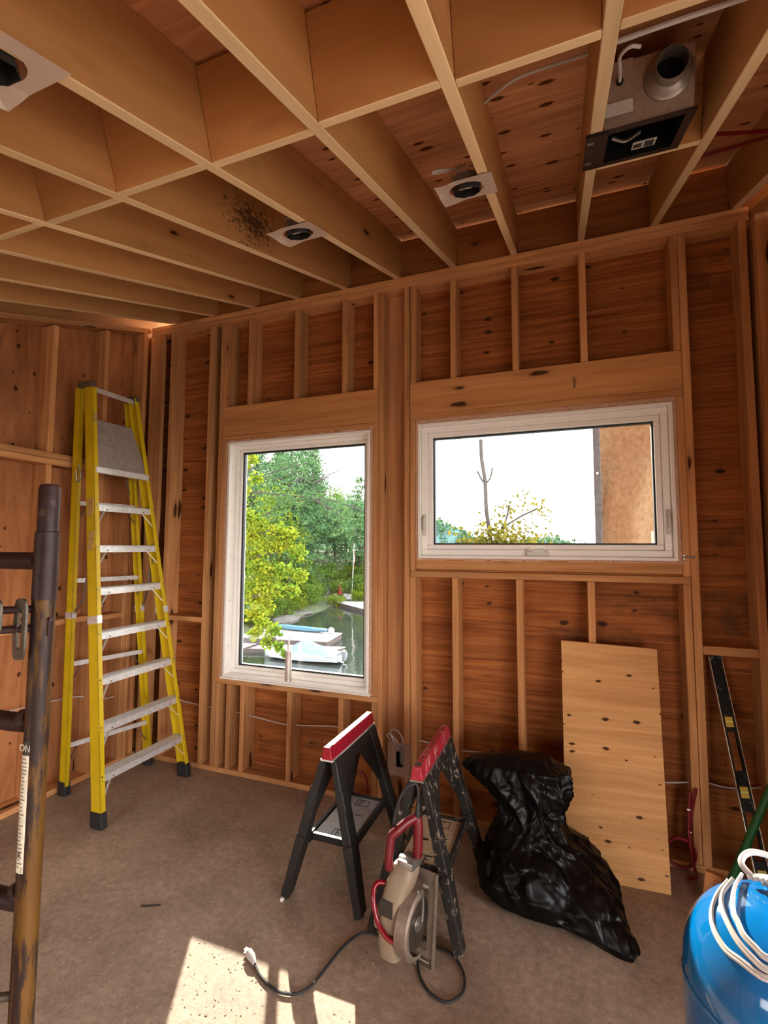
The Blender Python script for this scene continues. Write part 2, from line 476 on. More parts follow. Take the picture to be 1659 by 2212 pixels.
class MB:
    """collects vertices and faces in world coordinates and links them as one mesh object"""
    def __init__(s):
        s.v, s.f = [], []
    def add(s, vs, fs):
        k = len(s.v)
        s.v += [Vector(p) for p in vs]
        s.f += [tuple(i + k for i in f) for f in fs]
        return s
    def box(s, x0, x1, y0, y1, z0, z1, mat=None):
        vs = [Vector((x, y, z)) for x in (x0, x1) for y in (y0, y1) for z in (z0, z1)]
        if mat is not None:
            vs = [mat @ p for p in vs]
        return s.add(vs, [(0, 1, 3, 2), (4, 6, 7, 5), (0, 4, 5, 1), (2, 3, 7, 6), (0, 2, 6, 4), (1, 5, 7, 3)])
    def hexa(s, b, t):
        """bottom quad b and top quad t, same winding"""
        return s.add(list(b) + list(t), [(3, 2, 1, 0), (4, 5, 6, 7), (0, 1, 5, 4), (1, 2, 6, 5), (2, 3, 7, 6), (3, 0, 4, 7)])
    def beam(s, p0, p1, wdt, hgt, side=None):
        """rectangular bar p0-p1; side = direction of its width"""
        p0, p1 = Vector(p0), Vector(p1)
        d = (p1 - p0).normalized()
        sd_ = Vector(side) if side else (Vector((0, 0, 1)).cross(d) if abs(d.z) < .95 else Vector((1, 0, 0)))
        sd_ = (sd_ - d * sd_.dot(d)).normalized()
        u = d.cross(sd_)
        a = sd_ * wdt / 2; b = u * hgt / 2
        return s.hexa([p0 - a - b, p0 + a - b, p0 + a + b, p0 - a + b], [p1 - a - b, p1 + a - b, p1 + a + b, p1 - a + b])
    def taper(s, p0, p1, a0, b0, a1, b1, sdir, udir):
        p0, p1, sdir, udir = Vector(p0), Vector(p1), Vector(sdir).normalized(), Vector(udir).normalized()
        q = lambda p, a, b: [p - sdir * a - udir * b, p + sdir * a - udir * b, p + sdir * a + udir * b, p - sdir * a + udir * b]
        return s.hexa(q(p0, a0 / 2, b0 / 2), q(p1, a1 / 2, b1 / 2))
    def tube(s, pts, r, n=10, cap=True, radii=None, flat=None):
        pts = [Vector(p) for p in pts]
        rings = []
        prev = None
        for i, p in enumerate(pts):
            d = (pts[min(i + 1, len(pts) - 1)] - pts[max(i - 1, 0)]).normalized()
            if prev is None:
                a = d.orthogonal().normalized()
            else:
                a = (prev - d * prev.dot(d))
                a = a.normalized() if a.length > 1e-6 else d.orthogonal().normalized()
            prev = a
            b = d.cross(a)
            rr = radii[i] if radii else r
            rings.append([p + (a * math.cos(2 * math.pi * k / n) + b * math.sin(2 * math.pi * k / n)) * rr for k in range(n)])
        vs = [q for r_ in rings for q in r_]
        fs = []
        for i in range(len(pts) - 1):
            for k in range(n):
                fs.append((i * n + k, i * n + (k + 1) % n, (i + 1) * n + (k + 1) % n, (i + 1) * n + k))
        if cap:
            fs.append(tuple(range(n - 1, -1, -1)))
            fs.append(tuple(range((len(pts) - 1) * n, len(pts) * n)))
        return s.add(vs, fs)
    def cyl(s, p0, p1, r, n=20, r1=None, cap=True):
        return s.tube([p0, p1], r, n, cap, radii=[r, r if r1 is None else r1])
    def lathe(s, prof, c, n=40, axis=None):
        """prof: (radius, height) pairs about axis through c"""
        ax = Vector(axis).normalized() if axis else Vector((0, 0, 1))
        a = ax.orthogonal().normalized(); b = ax.cross(a); c = Vector(c)
        vs = [c + ax * h + (a * math.cos(2 * math.pi * k / n) + b * math.sin(2 * math.pi * k / n)) * r for r, h in prof for k in range(n)]
        fs = []
        for i in range(len(prof) - 1):
            for k in range(n):
                fs.append((i * n + k, i * n + (k + 1) % n, (i + 1) * n + (k + 1) % n, (i + 1) * n + k))
        return s.add(vs, fs)
    def prism(s, poly, depth_vec):
        poly = [Vector(p) for p in poly]; dv = Vector(depth_vec); n = len(poly)
        return s.add(poly + [p + dv for p in poly], [tuple(range(n - 1, -1, -1)), tuple(range(n, 2 * n))] + [(i, (i + 1) % n, n + (i + 1) % n, n + i) for i in range(n)])
    def build(s, name, mt, parent=None, origin=None, smooth=False, bevel=0, rot=None, fix=True):
        org = Vector(origin) if origin is not None else (WO[parent] if parent else Vector((0, 0, 0)))
        me = bpy.data.meshes.new(name)
        me.from_pydata([tuple(p - org) for p in s.v], [], s.f)
        if bevel or fix:
            bm = bmesh.new(); bm.from_mesh(me)
            bmesh.ops.recalc_face_normals(bm, faces=bm.faces)
            if bevel:
                es = [e for e in bm.edges if len(e.link_faces) == 2 and e.calc_face_angle(0) > .5]
                bmesh.ops.bevel(bm, geom=es, offset=bevel, segments=2 if smooth else 1, affect='EDGES', clamp_overlap=True, profile=.5)
            bm.to_mesh(me); bm.free()
        if smooth:
            for p in me.polygons: p.use_smooth = True
            me.set_sharp_from_angle(angle=.7)
        o = put(name, me, mt, parent, org, rot)
        return o

_boards = {}
def lumber(name, x0, x1, y0, y1, z0, z1, mt, parent=None, tilt=None, edge=None):
    """a board whose grain runs along its longest side; tilt = rotation about X applied at its centre"""
    dx, dy, dz = x1 - x0, y1 - y0, z1 - z0
    c = Vector(((x0 + x1) / 2, (y0 + y1) / 2, (z0 + z1) / 2))
    if dx >= dy and dx >= dz:
        L, a, b, R = dx, dy, dz, Matrix()
    elif dy >= dz:
        L, a, b, R = dy, dx, dz, Matrix.Rotation(math.pi / 2, 4, 'Z')
    else:
        L, a, b, R = dz, dy, dx, Matrix.Rotation(-math.pi / 2, 4, 'Y')
    if tilt:
        R = Matrix.Rotation(tilt, 4, 'X') @ R
    key = (round(L, 3), round(a, 3), round(b, 3), mt.name, edge and edge.name)
    me = _boards.get(key)
    if me is None:
        bm = bmesh.new()
        bmesh.ops.create_cube(bm, size=1)
        bmesh.ops.scale(bm, vec=(L, a, b), verts=bm.verts)
        bmesh.ops.bevel(bm, geom=bm.edges[:], offset=min(.0025, min(a, b) * .2), segments=1, affect='EDGES')
        me = bpy.data.meshes.new(name)
        bm.to_mesh(me); bm.free()
        me.materials.append(mt)
        if edge:                       # floor bounce put into the colour: narrow sides paler than the faces
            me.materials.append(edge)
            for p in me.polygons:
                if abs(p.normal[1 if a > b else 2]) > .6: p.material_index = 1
        _boards[key] = me
    return put(name, me, mt, parent, c, R.to_euler())

def smooth_path(pts, n=8):
    """Catmull-Rom through the points"""
    pts = [Vector(p) for p in pts]
    out = []
    P = [pts[0] * 2 - pts[1]] + pts + [pts[-1] * 2 - pts[-2]]
    for i in range(1, len(P) - 2):
        a, b, c, d = P[i - 1:i + 3]
        for k in range(n):
            t = k / n
            out.append(.5 * ((2 * b) + (c - a) * t + (2 * a - 5 * b + 4 * c - d) * t * t + (3 * b - a - 3 * c + d) * t ** 3))
    out.append(pts[-1])
    return out

def cable(name, pts, r, mt, label, cat='cable', parent=None, group=None, n=8):
    mb = MB().tube(smooth_path(pts), r, n)
    o = mb.build(name, mt, parent, origin=pts[0] if not parent else None, smooth=True)
    if not parent:
        tag(o, label, cat, group)
    return o

# ------------------------------------------------------------------ setting: floor, walls, roof
SL = .3406; TH = math.atan(SL); CT, ST = math.cos(TH), math.sin(TH)
YW = 3.10                      # room-side face of the studs of the window wall
XL = -3.36                     # room-side face of the studs of the left wall
XR = 1.012                     # room-side face of the right wall
RB = 3.634                     # underside of the rafters at the window wall
def raf_z(y): return RB + SL * (y - YW)
def rp(x, y, n):               # a point n above the rafter underside line that passes through y, square to it
    return Vector((x, y - ST * n, raf_z(y) + CT * n))

struct(MB().box(-3.6, 3.2, -2.2, 3.26, -.12, 0).build('floor', FLOOR))

front = MB()
xs = [-3.515, -2.527, -1.257, -.942, .609, 1.16]
def panel(x0, x1, z0, z1): front.box(x0, x1, 3.241, 3.254, z0, z1)
panel(-3.515, -2.527, 0, 3.633); panel(-2.527, -1.257, 0, .706); panel(-2.527, -1.257, 2.563, 3.633)
panel(-1.257, -.942, 0, 3.633); panel(-.942, .609, 0, 1.64); panel(-.942, .609, 2.591, 3.633); panel(.609, 1.16, 0, 3.633)
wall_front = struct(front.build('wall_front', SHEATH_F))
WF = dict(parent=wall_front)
y0, y1 = YW, 3.24
lumber('bottom_plate', -3.36, 1.0, y0, y1, .001, .039, STUD, **WF)
lumber('top_plate', -3.36, 1.0, y0, y1, 3.555, 3.593, STUD, **WF)
lumber('top_plate', -3.36, 1.0, y0, y1, 3.595, 3.633, STUD, **WF)
for x, x2 in ((-3.135, -3.095), (-2.722, -2.682), (-2.605, -2.566), (-1.217, -1.179), (-1.025, -.986), (.649, .689), (.945, .985)):
    lumber('stud', x, x2, y0, y1, .04, 3.554, STUD, **WF)
lumber('corner_stud', -3.36, -3.222, y0, y0 + .038, .04, 3.554, STUD, **WF)
lumber('filler_board', -1.178, -1.026, 3.198, 3.239, .04, 3.554, PALE, **WF)
for x, x2 in ((-2.565, -2.527), (-2.335, -2.295), (-1.912, -1.872), (-1.508, -1.468), (-1.257, -1.219)):
    lumber('cripple_stud', x, x2, y0, y1, 2.846, 3.554, STUD, **WF)
lumber('window_header', -2.565, -1.219, y0, y1, 2.604, 2.845, HEADER, **WF)
lumber('header_plate', -2.565, -1.219, y0, y1, 2.563, 2.602, STUD, **WF)
lumber('sill_plate', -2.565, -1.219, y0, y1, .667, .706, STUD, **WF)
for x in (-2.565, -1.257):
    lumber('jack_stud', x, x + .038, y0, y1, .707, 2.562, STUD, **WF)
for x, x2 in ((-2.562, -2.524), (-2.462, -2.424), (-2.335, -2.297), (-1.925, -1.887), (-1.508, -1.47), (-1.257, -1.219)):
    lumber('cripple_stud', x, x2, y0, y1, .04, .666, STUD, **WF)
for x, x2 in ((-.98, -.941), (-.697, -.656), (-.293, -.253), (.114, .154), (.609, .647)):
    lumber('cripple_stud', x, x2, y0, y1, 2.858, 3.554, STUD, **WF)
lumber('window_header', -.982, .647, y0, y1, 2.632, 2.857, HEADER, **WF)
lumber('header_plate', -.982, .647, y0, y1, 2.591, 2.631, STUD, **WF)
lumber('rough_sill', -.942, .609, y0, y1, 1.578, 1.639, STUD, **WF)
lumber('sill_gap_strip', -.942, .609, y0 + .01, y1, 1.564, 1.577, BLOCK, **WF)  # dark strip painted for the shade in the gap under the sill
lumber('sill_plate', -.982, .647, y0, y1, 1.524, 1.563, STUD, **WF)
for x in (-.982, .61):
    lumber('jack_stud', x, x + .038, y0, y1, 1.564, 2.59, STUD, **WF)
for x, x2 in ((-.982, -.943), (-.697, -.656), (-.293, -.253), (.117, .157), (.608, .646)):
    lumber('cripple_stud', x, x2, y0, y1, .04, 1.523, STUD, **WF)
lumber('fire_block', -3.094, -2.723, y0, y1, 1.12, 1.158, STUD, **WF)
lumber('fire_block', .69, .944, y0, y1, 1.145, 1.192, STUD, **WF)
# foam and torn flashing around the two rough openings
fm = MB()
for k in range(26):
    a = rnd.random(); x = -2.52 + a * 1.26
    fm.box(x, x + rnd.uniform(.02, .07), 3.0935 + rnd.random() * .004, 3.0985 + rnd.random() * .003, 2.553 + rnd.uniform(0, .006), 2.563 + rnd.uniform(0, .007))
for k in range(40):
    z = .72 + rnd.random() * 1.8; wd = rnd.uniform(.002, .009)
    fm.box(-2.526, -2.526 + .02 + wd, 3.0935 + rnd.random() * .004, 3.0985 + rnd.random() * .003, z, z + rnd.uniform(.03, .12))
    fm.box(-1.276 - wd * .4, -1.257, 3.0935 + rnd.random() * .004, 3.0985 + rnd.random() * .003, z, z + rnd.uniform(.03, .12))
fm.build('foam_bead', FOAM, wall_front)
fm = MB()
for k in range(46):
    a = rnd.random(); x = -.935 + a * 1.5
    fm.box(x, x + rnd.uniform(.02, .09), 3.0935 + rnd.random() * .004, 3.0985 + rnd.random() * .003, 2.562, 2.578 + rnd.uniform(0, .01))
    fm.box(x, x + rnd.uniform(.02, .09), 3.0935 + rnd.random() * .004, 3.0985 + rnd.random() * .003, 1.636, 1.645 + rnd.uniform(0, .005))
for k in range(24):
    z = 1.68 + rnd.random() * .85
    fm.box(.585, .598 + rnd.uniform(0, .009), 3.0935 + rnd.random() * .004, 3.0985 + rnd.random() * .003, z, z + rnd.uniform(.03, .1))
    fm.box(-.938 - rnd.uniform(0, .004), -.922, 3.0935 + rnd.random() * .004, 3.0985 + rnd.random() * .003, z, z + rnd.uniform(.03, .1))
fm.build('foam_bead', FOAM, wall_front)
# faint mill stamps: bars and dots only
st = MB()
for k in range(7):
    st.box(.066 + rnd.uniform(0, .006), .078, 3.0985, 3.0995, 2.70 + k * .0105, 2.7065 + k * .0105)
for k in range(4):
    st.box(.081, .086 - rnd.uniform(0, .003), 3.0985, 3.0995, 2.71 + k * .013, 2.717 + k * .013)
st.build('grade_stamp', INK, wall_front)
st = MB()
def frame_mark(x0_, x1_, z0_, z1_, t_=.003):
    for a in ((x0_, x1_, z0_, z0_ + t_), (x0_, x1_, z1_ - t_, z1_), (x0_, x0_ + t_, z0_, z1_), (x1_ - t_, x1_, z0_, z1_)):
        st.box(a[0], a[1], 3.2395, 3.2405, a[2], a[3])
frame_mark(-1.8, -1.7, .235, .31)
for k in range(4):
    st.box(-1.785, -1.72 - rnd.uniform(0, .02), 3.2395, 3.2405, .252 + k * .013, .256 + k * .013)
    st.box(-1.62, -1.55 - rnd.uniform(0, .02), 3.2395, 3.2405, .215 + k * .013, .219 + k * .013)
st.build('panel_stamp', plain('faded_ink', (.16, .07, .025), .8), wall_front)

# left wall: vertical sheathing, studs, a doubled mid plate, raking top plate
lw = MB()
lw.prism([(-3.514, -2.2, 0), (-3.514, 3.24, 0), (-3.514, 3.24, raf_z(3.24) + .29), (-3.514, -2.2, raf_z(-2.2) + .29)], (.013, 0, 0))
wall_left = struct(lw.build('wall_left', SHEATH_L))
WL = dict(parent=wall_left)
lumber('bottom_plate', -3.5, XL, -2.1, 3.09, .001, .039, STUD, **WL)
lumber('mid_plate', -3.5, XL, -2.1, 3.09, 2.292, 2.334, STUD, **WL)
lumber('mid_plate', -3.5, XL, -2.1, 3.09, 2.336, 2.378, STUD, **WL)
ys = [2.68 - .4067 * k for k in range(11)]
for y in ys + [3.05]:
    lumber('lower_stud', -3.5, XL, y - .019, y + .019, .04, 2.291, STUD, **WL)
    h = raf_z(y) - .06
    if h > 2.45:
        lumber('upper_stud', -3.5, XL, y - .019, y + .019, 2.379, h, STUD, **WL)
for y in (2.94, 2.985):
    lumber('lower_stud', -3.5, XL, y - .019, y + .019, .04, 2.291, STUD, **WL)
blk_y = [3.05] + ys
for i in range(7):
    a, b_ = blk_y[i + 1] + .02, blk_y[i] - .02
    if i == 0: b_ = 2.92
    zz = 1.163 if i % 2 else 1.15
    lumber('fire_block', -3.5, XL, a, b_, zz, zz + .04, STUD, **WL)
L_ = (3.09 + 2.1) / CT
cy_ = (3.09 - 2.1) / 2
o = lumber('raking_top_plate', -3.5, XL, cy_ - L_ / 2, cy_ + L_ / 2, -.02, .02, STUD, **WL, tilt=TH)
o.location = Vector(((-3.5 + XL) / 2, cy_, raf_z(cy_) - .026)) - WO[wall_left]

# right wall: only its corner shows; the unseen opening is added for light
rw = MB()
rw.prism([(1.155, 1.75, 0), (1.155, 3.24, 0), (1.155, 3.24, 3.6), (1.155, 1.75, raf_z(1.75) - .08)], (.013, 0, 0))
rw.prism([(1.155, -2.1, 0), (1.155, -1.5, 0), (1.155, -1.5, raf_z(-1.5) - .08), (1.155, -2.1, raf_z(-2.1) - .08)], (.013, 0, 0))
rw.prism([(1.155, -1.5, 2.05), (1.155, -1.5, raf_z(-1.5) - .08), (1.155, 1.75, raf_z(1.75) - .08), (1.155, 1.75, 2.6)], (.013, 0, 0))
wall_right = struct(rw.build('wall_right', SHEATH_F))
WR = dict(parent=wall_right)
for y in (3.075, 2.66, 2.25, 1.84, -1.55, -1.96):
    lumber('stud', XR, 1.152, y - .019, y + .019, .04, raf_z(y) - .07, STUD, **WR)
lumber('corner_stud', XR, 1.05, 3.1, 3.24, .04, 3.56, STUD, **WR)
lumber('bottom_plate', XR, 1.152, 1.76, 3.24, .001, .039, STUD, **WR)
o = lumber('raking_top_plate', XR, 1.152, .6 - 2.75, .6 + 2.75, -.02, .02, STUD, **WR, tilt=TH)
o.location = Vector(((XR + 1.152) / 2, .6, raf_z(.6) - .045)) - WO[wall_right]

# back wall: low side, with an unseen opening added to let light in
bk = MB()
zb = raf_z(-2.1) + .28
bk.box(-3.5, -3.1, -2.15, -2.1, 0, zb); bk.box(-1.2, 1.15, -2.15, -2.1, 0, zb); bk.box(-3.1, -1.2, -2.15, -2.1, 0, 1.0); bk.box(-3.1, -1.2, -2.15, -2.1, zb - .38, zb)
struct(bk.build('wall_back', SHEATH_L))

# roof deck carried by the rafters
dk = MB()
RD = .304
def deck_box(x0_, x1_, ya, yb, n0, n1):
    dk.hexa([rp(x0_, ya, n0), rp(x1_, ya, n0), rp(x1_, yb, n0), rp(x0_, yb, n0)], [rp(x0_, ya, n1), rp(x1_, ya, n1), rp(x1_, yb, n1), rp(x0_, yb, n1)])
DN = .288
deck_box(-3.8, 3.3, -2.5, 3.62, DN, DN + .02)
ceiling = struct(dk.build('ceiling', DECK))

# rafters, each a timber of its own, and the blocking between them
ords = ['first', 'second', 'third', 'fourth', 'fifth', 'sixth', 'seventh', 'eighth', 'ninth', 'tenth', 'eleventh', 'twelfth']
RX = [.133 + .4067 * k for k in range(-8, 4)]
extra = {0: 'close beside the left wall', 5: 'with two round light boxes hung on it', 7: 'with one round light box hung on it', 8: 'at the left of the exhaust fan', 9: 'at the right of the exhaust fan', 10: 'over the right corner, above the red pipes'}
Lr = (3.48 + 2.3) / CT
ycr = (3.48 - 2.3) / 2
for i, x in enumerate(RX):
    c = rp(x, ycr, DN / 2)
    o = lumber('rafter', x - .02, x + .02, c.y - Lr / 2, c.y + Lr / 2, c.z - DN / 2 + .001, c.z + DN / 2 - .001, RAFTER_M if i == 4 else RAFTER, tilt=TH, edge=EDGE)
    lab = 'bare wooden rafter, %s counted from the left wall' % ords[i]
    if i in extra: lab = 'bare wooden rafter %s, %s from the left' % (extra[i], ords[i])
    tag(o, lab, 'rafter', 'roof rafters')
for i in range(len(RX) - 1):
    a, b_ = RX[i] + .0205, RX[i + 1] - .0205
    yy = 1.21 if i != 8 else 1.21
    yy += (-.012, .01, 0, .014, -.008, .006)[i % 6]
    c = rp((a + b_) / 2, yy, .137)
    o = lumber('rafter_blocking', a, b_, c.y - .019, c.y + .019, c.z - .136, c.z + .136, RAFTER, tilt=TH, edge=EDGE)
    tag(o, 'blocking board between the %s and %s rafters from the left, mid roof' % (ords[i], ords[i + 1]), 'blocking board', 'blocking between the rafters')
    # closing board over the window wall; on the right it stops just short of the deck and daylight leaks in
    top = raf_z(3.19) + DN / CT - (.001 if i < 5 else .026)
    o = lumber('eave_board', a, b_, 3.165, 3.238, 3.635, top - .006 * (i < 5), BLOCK)
    tag(o, 'closing board above the window wall between the %s and %s rafters' % (ords[i], ords[i + 1]), 'eave board', 'closing boards at the eave')
c = rp(.336, 2.05, .1)
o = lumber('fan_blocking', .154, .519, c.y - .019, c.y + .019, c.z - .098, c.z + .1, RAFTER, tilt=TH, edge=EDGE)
tag(o, 'short blocking board on the window side of the exhaust fan', 'blocking board')
o = lumber('gable_rafter', -3.49, -3.45, ycr - Lr / 2, ycr + Lr / 2, 0, DN - .002, RAFTER, parent=wall_left, tilt=TH)
o.location = rp(-3.47, ycr, DN / 2) - WO[wall_left]

# ------------------------------------------------------------------ windows
def ring(mb, x0_, x1_, z0_, z1_, ya, yb, t):
    """rectangular frame of width t, outer size given"""
    mb.box(x0_, x1_, ya, yb, z1_ - t, z1_); mb.box(x0_, x1_, ya, yb, z0_, z0_ + t)
    mb.box(x0_, x0_ + t, ya, yb, z0_ + t, z1_ - t); mb.box(x1_ - t, x1_, ya, yb, z0_ + t, z1_ - t)

mb = MB(); ring(mb, -2.5265, -1.2575, .7075, 2.5625, 3.102, 3.2, .0105)
mb.box(-2.516, -2.5005, 3.102, 3.2, .718, 2.552); mb.box(-1.2775, -1.267, 3.102, 3.2, .718, 2.552); mb.build('window_shim', FOAM, wall_front)
mb = MB(); mb.box(-.9415, -.9255, 3.102, 3.2, 1.641, 2.59); mb.box(.5905, .6085, 3.102, 3.2, 1.641, 2.59); mb.box(-.9255, .5905, 3.102, 3.2, 2.5605, 2.59); mb.box(-.9255, .5905, 3.102, 3.2, 1.641, 1.6495); mb.build('window_shim', FOAM, wall_front)
w1 = empty('window_1', (-1.88, 3.17, .71)); struct(w1)
mb = MB(); ring(mb, -2.5, -1.278, .722, 2.552, 3.092, 3.2, .02); mb.build('jamb_liner', LINER, w1, bevel=.002)
mb = MB(); ring(mb, -2.48, -1.298, .742, 2.532, 3.168, 3.25, .03); mb.build('window_frame', WHITE, w1, bevel=.003)
mb = MB(); ring(mb, -2.45, -1.328, .772, 2.502, 3.178, 3.25, .022); mb.build('glazing_stop', WHITE, w1, bevel=.004)
mb = MB(); ring(mb, -2.428, -1.35, .794, 2.48, 3.196, 3.225, .012); mb.build('glass_spacer', SPACER, w1)
mb = MB(); mb.box(-2.43, -1.348, 3.203, 3.208, .792, 2.482); mb.build('glass_pane', GLASS, w1)
mb = MB(); mb.box(-2.52, -1.265, 3.085, 3.168, .7075, .7215); mb.build('window_sill', WHITE, w1, bevel=.003)
sc = MB()
for zz in (.95, 1.3, 1.65, 2.0, 2.35):
    sc.cyl((-2.4795, 3.13, zz), (-2.4785, 3.13, zz), .004, 8)
sc.build('liner_screws', STEEL, w1)

w2 = empty('window_2', (-.17, 3.17, 1.64)); struct(w2)
mb = MB(); ring(mb, -.925, .59, 1.65, 2.56, 3.092, 3.2, .018); mb.build('jamb_liner', LINER, w2, bevel=.002)
mb = MB(); ring(mb, -.907, .572, 1.668, 2.542, 3.125, 3.25, .04); mb.build('window_frame', WHITE, w2, bevel=.004)
mb = MB(); ring(mb, -.867, .532, 1.708, 2.502, 3.14, 3.235, .032); mb.build('sash', WHITE, w2, bevel=.005)
mb = MB(); ring(mb, -.835, .50, 1.74, 2.47, 3.166, 3.2, .01); mb.build('glass_spacer', SPACER, w2)
mb = MB(); mb.box(-.837, .502, 3.18, 3.185, 1.738, 2.472); mb.build('glass_pane', GLASS, w2)
for x in (-.887, .552):
    mb = MB(); mb.box(x - .011, x + .011, 3.115, 3.126, 1.80, 1.945)
    mb.tube(smooth_path([(x, 3.118, 1.925), (x + .002, 3.098, 1.915), (x + .003, 3.09, 1.88), (x + .002, 3.097, 1.84)]), .006, 8)
    mb.build('sash_lock', HARDW, w2, smooth=True, bevel=.002)
mb = MB(); mb.box(-.225, -.095, 3.098, 3.126, 1.672, 1.70)
mb.tube(smooth_path([(-.10, 3.1, 1.70), (-.13, 3.088, 1.712), (-.18, 3.085, 1.71), (-.215, 3.09, 1.70)]), .007, 8)
mb.build('crank_handle', HARDW, w2, smooth=True, bevel=.004)
mb = MB()
mb.tube(smooth_path([(.615, 3.095, 1.672), (.64, 3.085, 1.674), (.665, 3.088, 1.67)]), .006, 8)
mb.box(.612, .622, 3.09, 3.1, 1.66, 1.685)
mb.build('shim_clip', STEEL, w2)

# ------------------------------------------------------------------ step ladder
lad = empty('step_ladder', (-2.95, 2.65, 0), 'tall yellow fibreglass step ladder with aluminium steps standing in the left corner', 'ladder')
def channel(mb, p0, p1, depth, width, inward, front_dir, t=.006):
    """C rail: web of size depth lying along front_dir, two flanges reaching inward"""
    p0, p1 = Vector(p0), Vector(p1)
    d = (p1 - p0).normalized()
    fd = Vector(front_dir); fd = (fd - d * fd.dot(d)).normalized()
    iw = Vector(inward); iw = (iw - d * iw.dot(d) - fd * iw.dot(fd)).normalized()
    def bar(a0, a1, b0, b1):
        q = lambda p: [p + fd * a0 + iw * b0, p + fd * a1 + iw * b0, p + fd * a1 + iw * b1, p + fd * a0 + iw * b1]
        mb.hexa(q(p0), q(p1))
    bar(0, -depth, 0, t); bar(0, -t, 0, width); bar(-depth + t, -depth, 0, width)
FL0, FL1 = Vector((-2.672, 2.235, .02)), Vector((-3.146, 2.40, 2.893))
FR0, FR1 = Vector((-2.685, 2.99, .02)), Vector((-3.147, 2.80, 2.893))
RL0, RL1 = Vector((-3.262, 2.432, .02)), Vector((-3.25, 2.395, 2.87))
RR0, RR1 = Vector((-3.10, 3.03, .02)), Vector((-3.205, 2.80, 2.87))
for p0, p1, iw in ((FL0, FL1, (0, 1, 0)), (FR0, FR1, (0, -1, 0))):
    mb = MB(); channel(mb, p0, p1, .082, .034, iw, (1, 0, 0)); mb.build('front_rail', YELLOW, lad, bevel=.001)
    mb = MB(); d = (p1 - p0)
    q = p0 + d * (1.2 / 2.873)
    channel(mb, q + Vector((.002, 0, 0)) - Vector(iw) * .003, q + d.normalized() * .05 + Vector((.002, 0, 0)) - Vector(iw) * .003, .087, .04, iw, (1, 0, 0)); mb.build('rail_band', ALU, lad)
for p0, p1, iw in ((RL0, RL1, (0, 1, 0)), (RR0, RR1, (0, -1, 0))):
    mb = MB(); channel(mb, p0, p1, .06, .03, iw, (1, 0, 0)); mb.build('rear_rail', YELLOW, lad, bevel=.001)
    mb = MB(); d = (p1 - p0); q = p0 + d * (1.2 / 2.873)
    channel(mb, q + Vector((.002, 0, 0)) - Vector(iw) * .003, q + d.normalized() * .045 + Vector((.002, 0, 0)) - Vector(iw) * .003, .065, .036, iw, (1, 0, 0)); mb.build('rail_band', ALU, lad)
for p0, dep, sgn in ((FL0, .085, 1), (FR0, .085, -1), (RL0, .062, 1), (RR0, .062, -1)):
    mb = MB()
    mb.hexa([Vector((p0.x - dep - .004, p0.y - sgn * .006, .0005)), Vector((p0.x + .008, p0.y - sgn * .006, .0005)), Vector((p0.x + .008, p0.y + sgn * .042, .0005)), Vector((p0.x - dep - .004, p0.y + sgn * .042, .0005))],
            [Vector((p0.x - dep - .014, p0.y - sgn * .004, .095)), Vector((p0.x - .004, p0.y - sgn * .004, .095)), Vector((p0.x - .004, p0.y + sgn * .042, .095)), Vector((p0.x - dep - .014, p0.y + sgn * .042, .095))])
    mb.build('foot', RUBBER, lad, bevel=.004)
def rail_at(p0, p1, z): return p0 + (p1 - p0) * ((z - p0.z) / (p1.z - p0.z))
steps_z = [.29 + .285 * k for k in range(7)]
for z in steps_z:
    a, b_ = rail_at(FL0, FL1, z), rail_at(FR0, FR1, z)
    a = a + Vector((-.004, .008, 0)); b_ = b_ + Vector((-.004, -.008, 0))
    mb = MB()
    def st_box(x0_, x1_, z0_, z1_):
        mb.hexa([a + Vector((x0_, 0, z0_)), a + Vector((x1_, 0, z0_)), b_ + Vector((x1_, 0, z0_)), b_ + Vector((x0_, 0, z0_))],
                [a + Vector((x0_, 0, z1_)), a + Vector((x1_, 0, z1_)), b_ + Vector((x1_, 0, z1_)), b_ + Vector((x0_, 0, z1_))])
    st_box(-.078, 0, .006, .01)
    st_box(-.004, 0, -.035, .01); st_box(-.078, -.074, -.03, .01)
    for k in range(6):
        st_box(-.075 + k * .0125, -.069 + k * .0125, .0095, .0125)
    s_ = mb.build('step', ALU, lad)
    for e, iw in ((a, 1), (b_, -1)):
        mb = MB()
        mb.beam(e + Vector((-.02, iw * .09, -.03)), e + Vector((.012, iw * .012, -.125)), .012, .004)
        mb.build('step_brace', ALU, lad)
        mb = MB()
        for dz in (-.022, .004):
            MB().cyl(e + Vector((.002, iw * .006, dz)), e + Vector((.0075, iw * .006, dz)), .006, 10).build('rivet', STEEL, s_)
        MB().cyl(e + Vector((-.001, iw * .09, -.022)), e + Vector((.004, iw * .09, -.022)), .006, 10).build('rivet', STEEL, s_)
for z in (.33, .89, 1.475, 2.03):
    a, b_ = rail_at(RL0, RL1, z) + Vector((-.03, .006, 0)), rail_at(RR0, RR1, z) + Vector((-.03, -.006, 0))
    mb = MB().beam(a, b_, .014, .032, side=(1, 0, 0))
    mb.build('rear_bar', ALU, lad)
    for e, iw in ((a, 1), (b_, -1)):
        mb = MB().beam(e + Vector((.008, iw * .1, -.01)), e + Vector((.014, iw * .015, -.13)), .012, .004); mb.build('rear_brace', STEEL, lad)
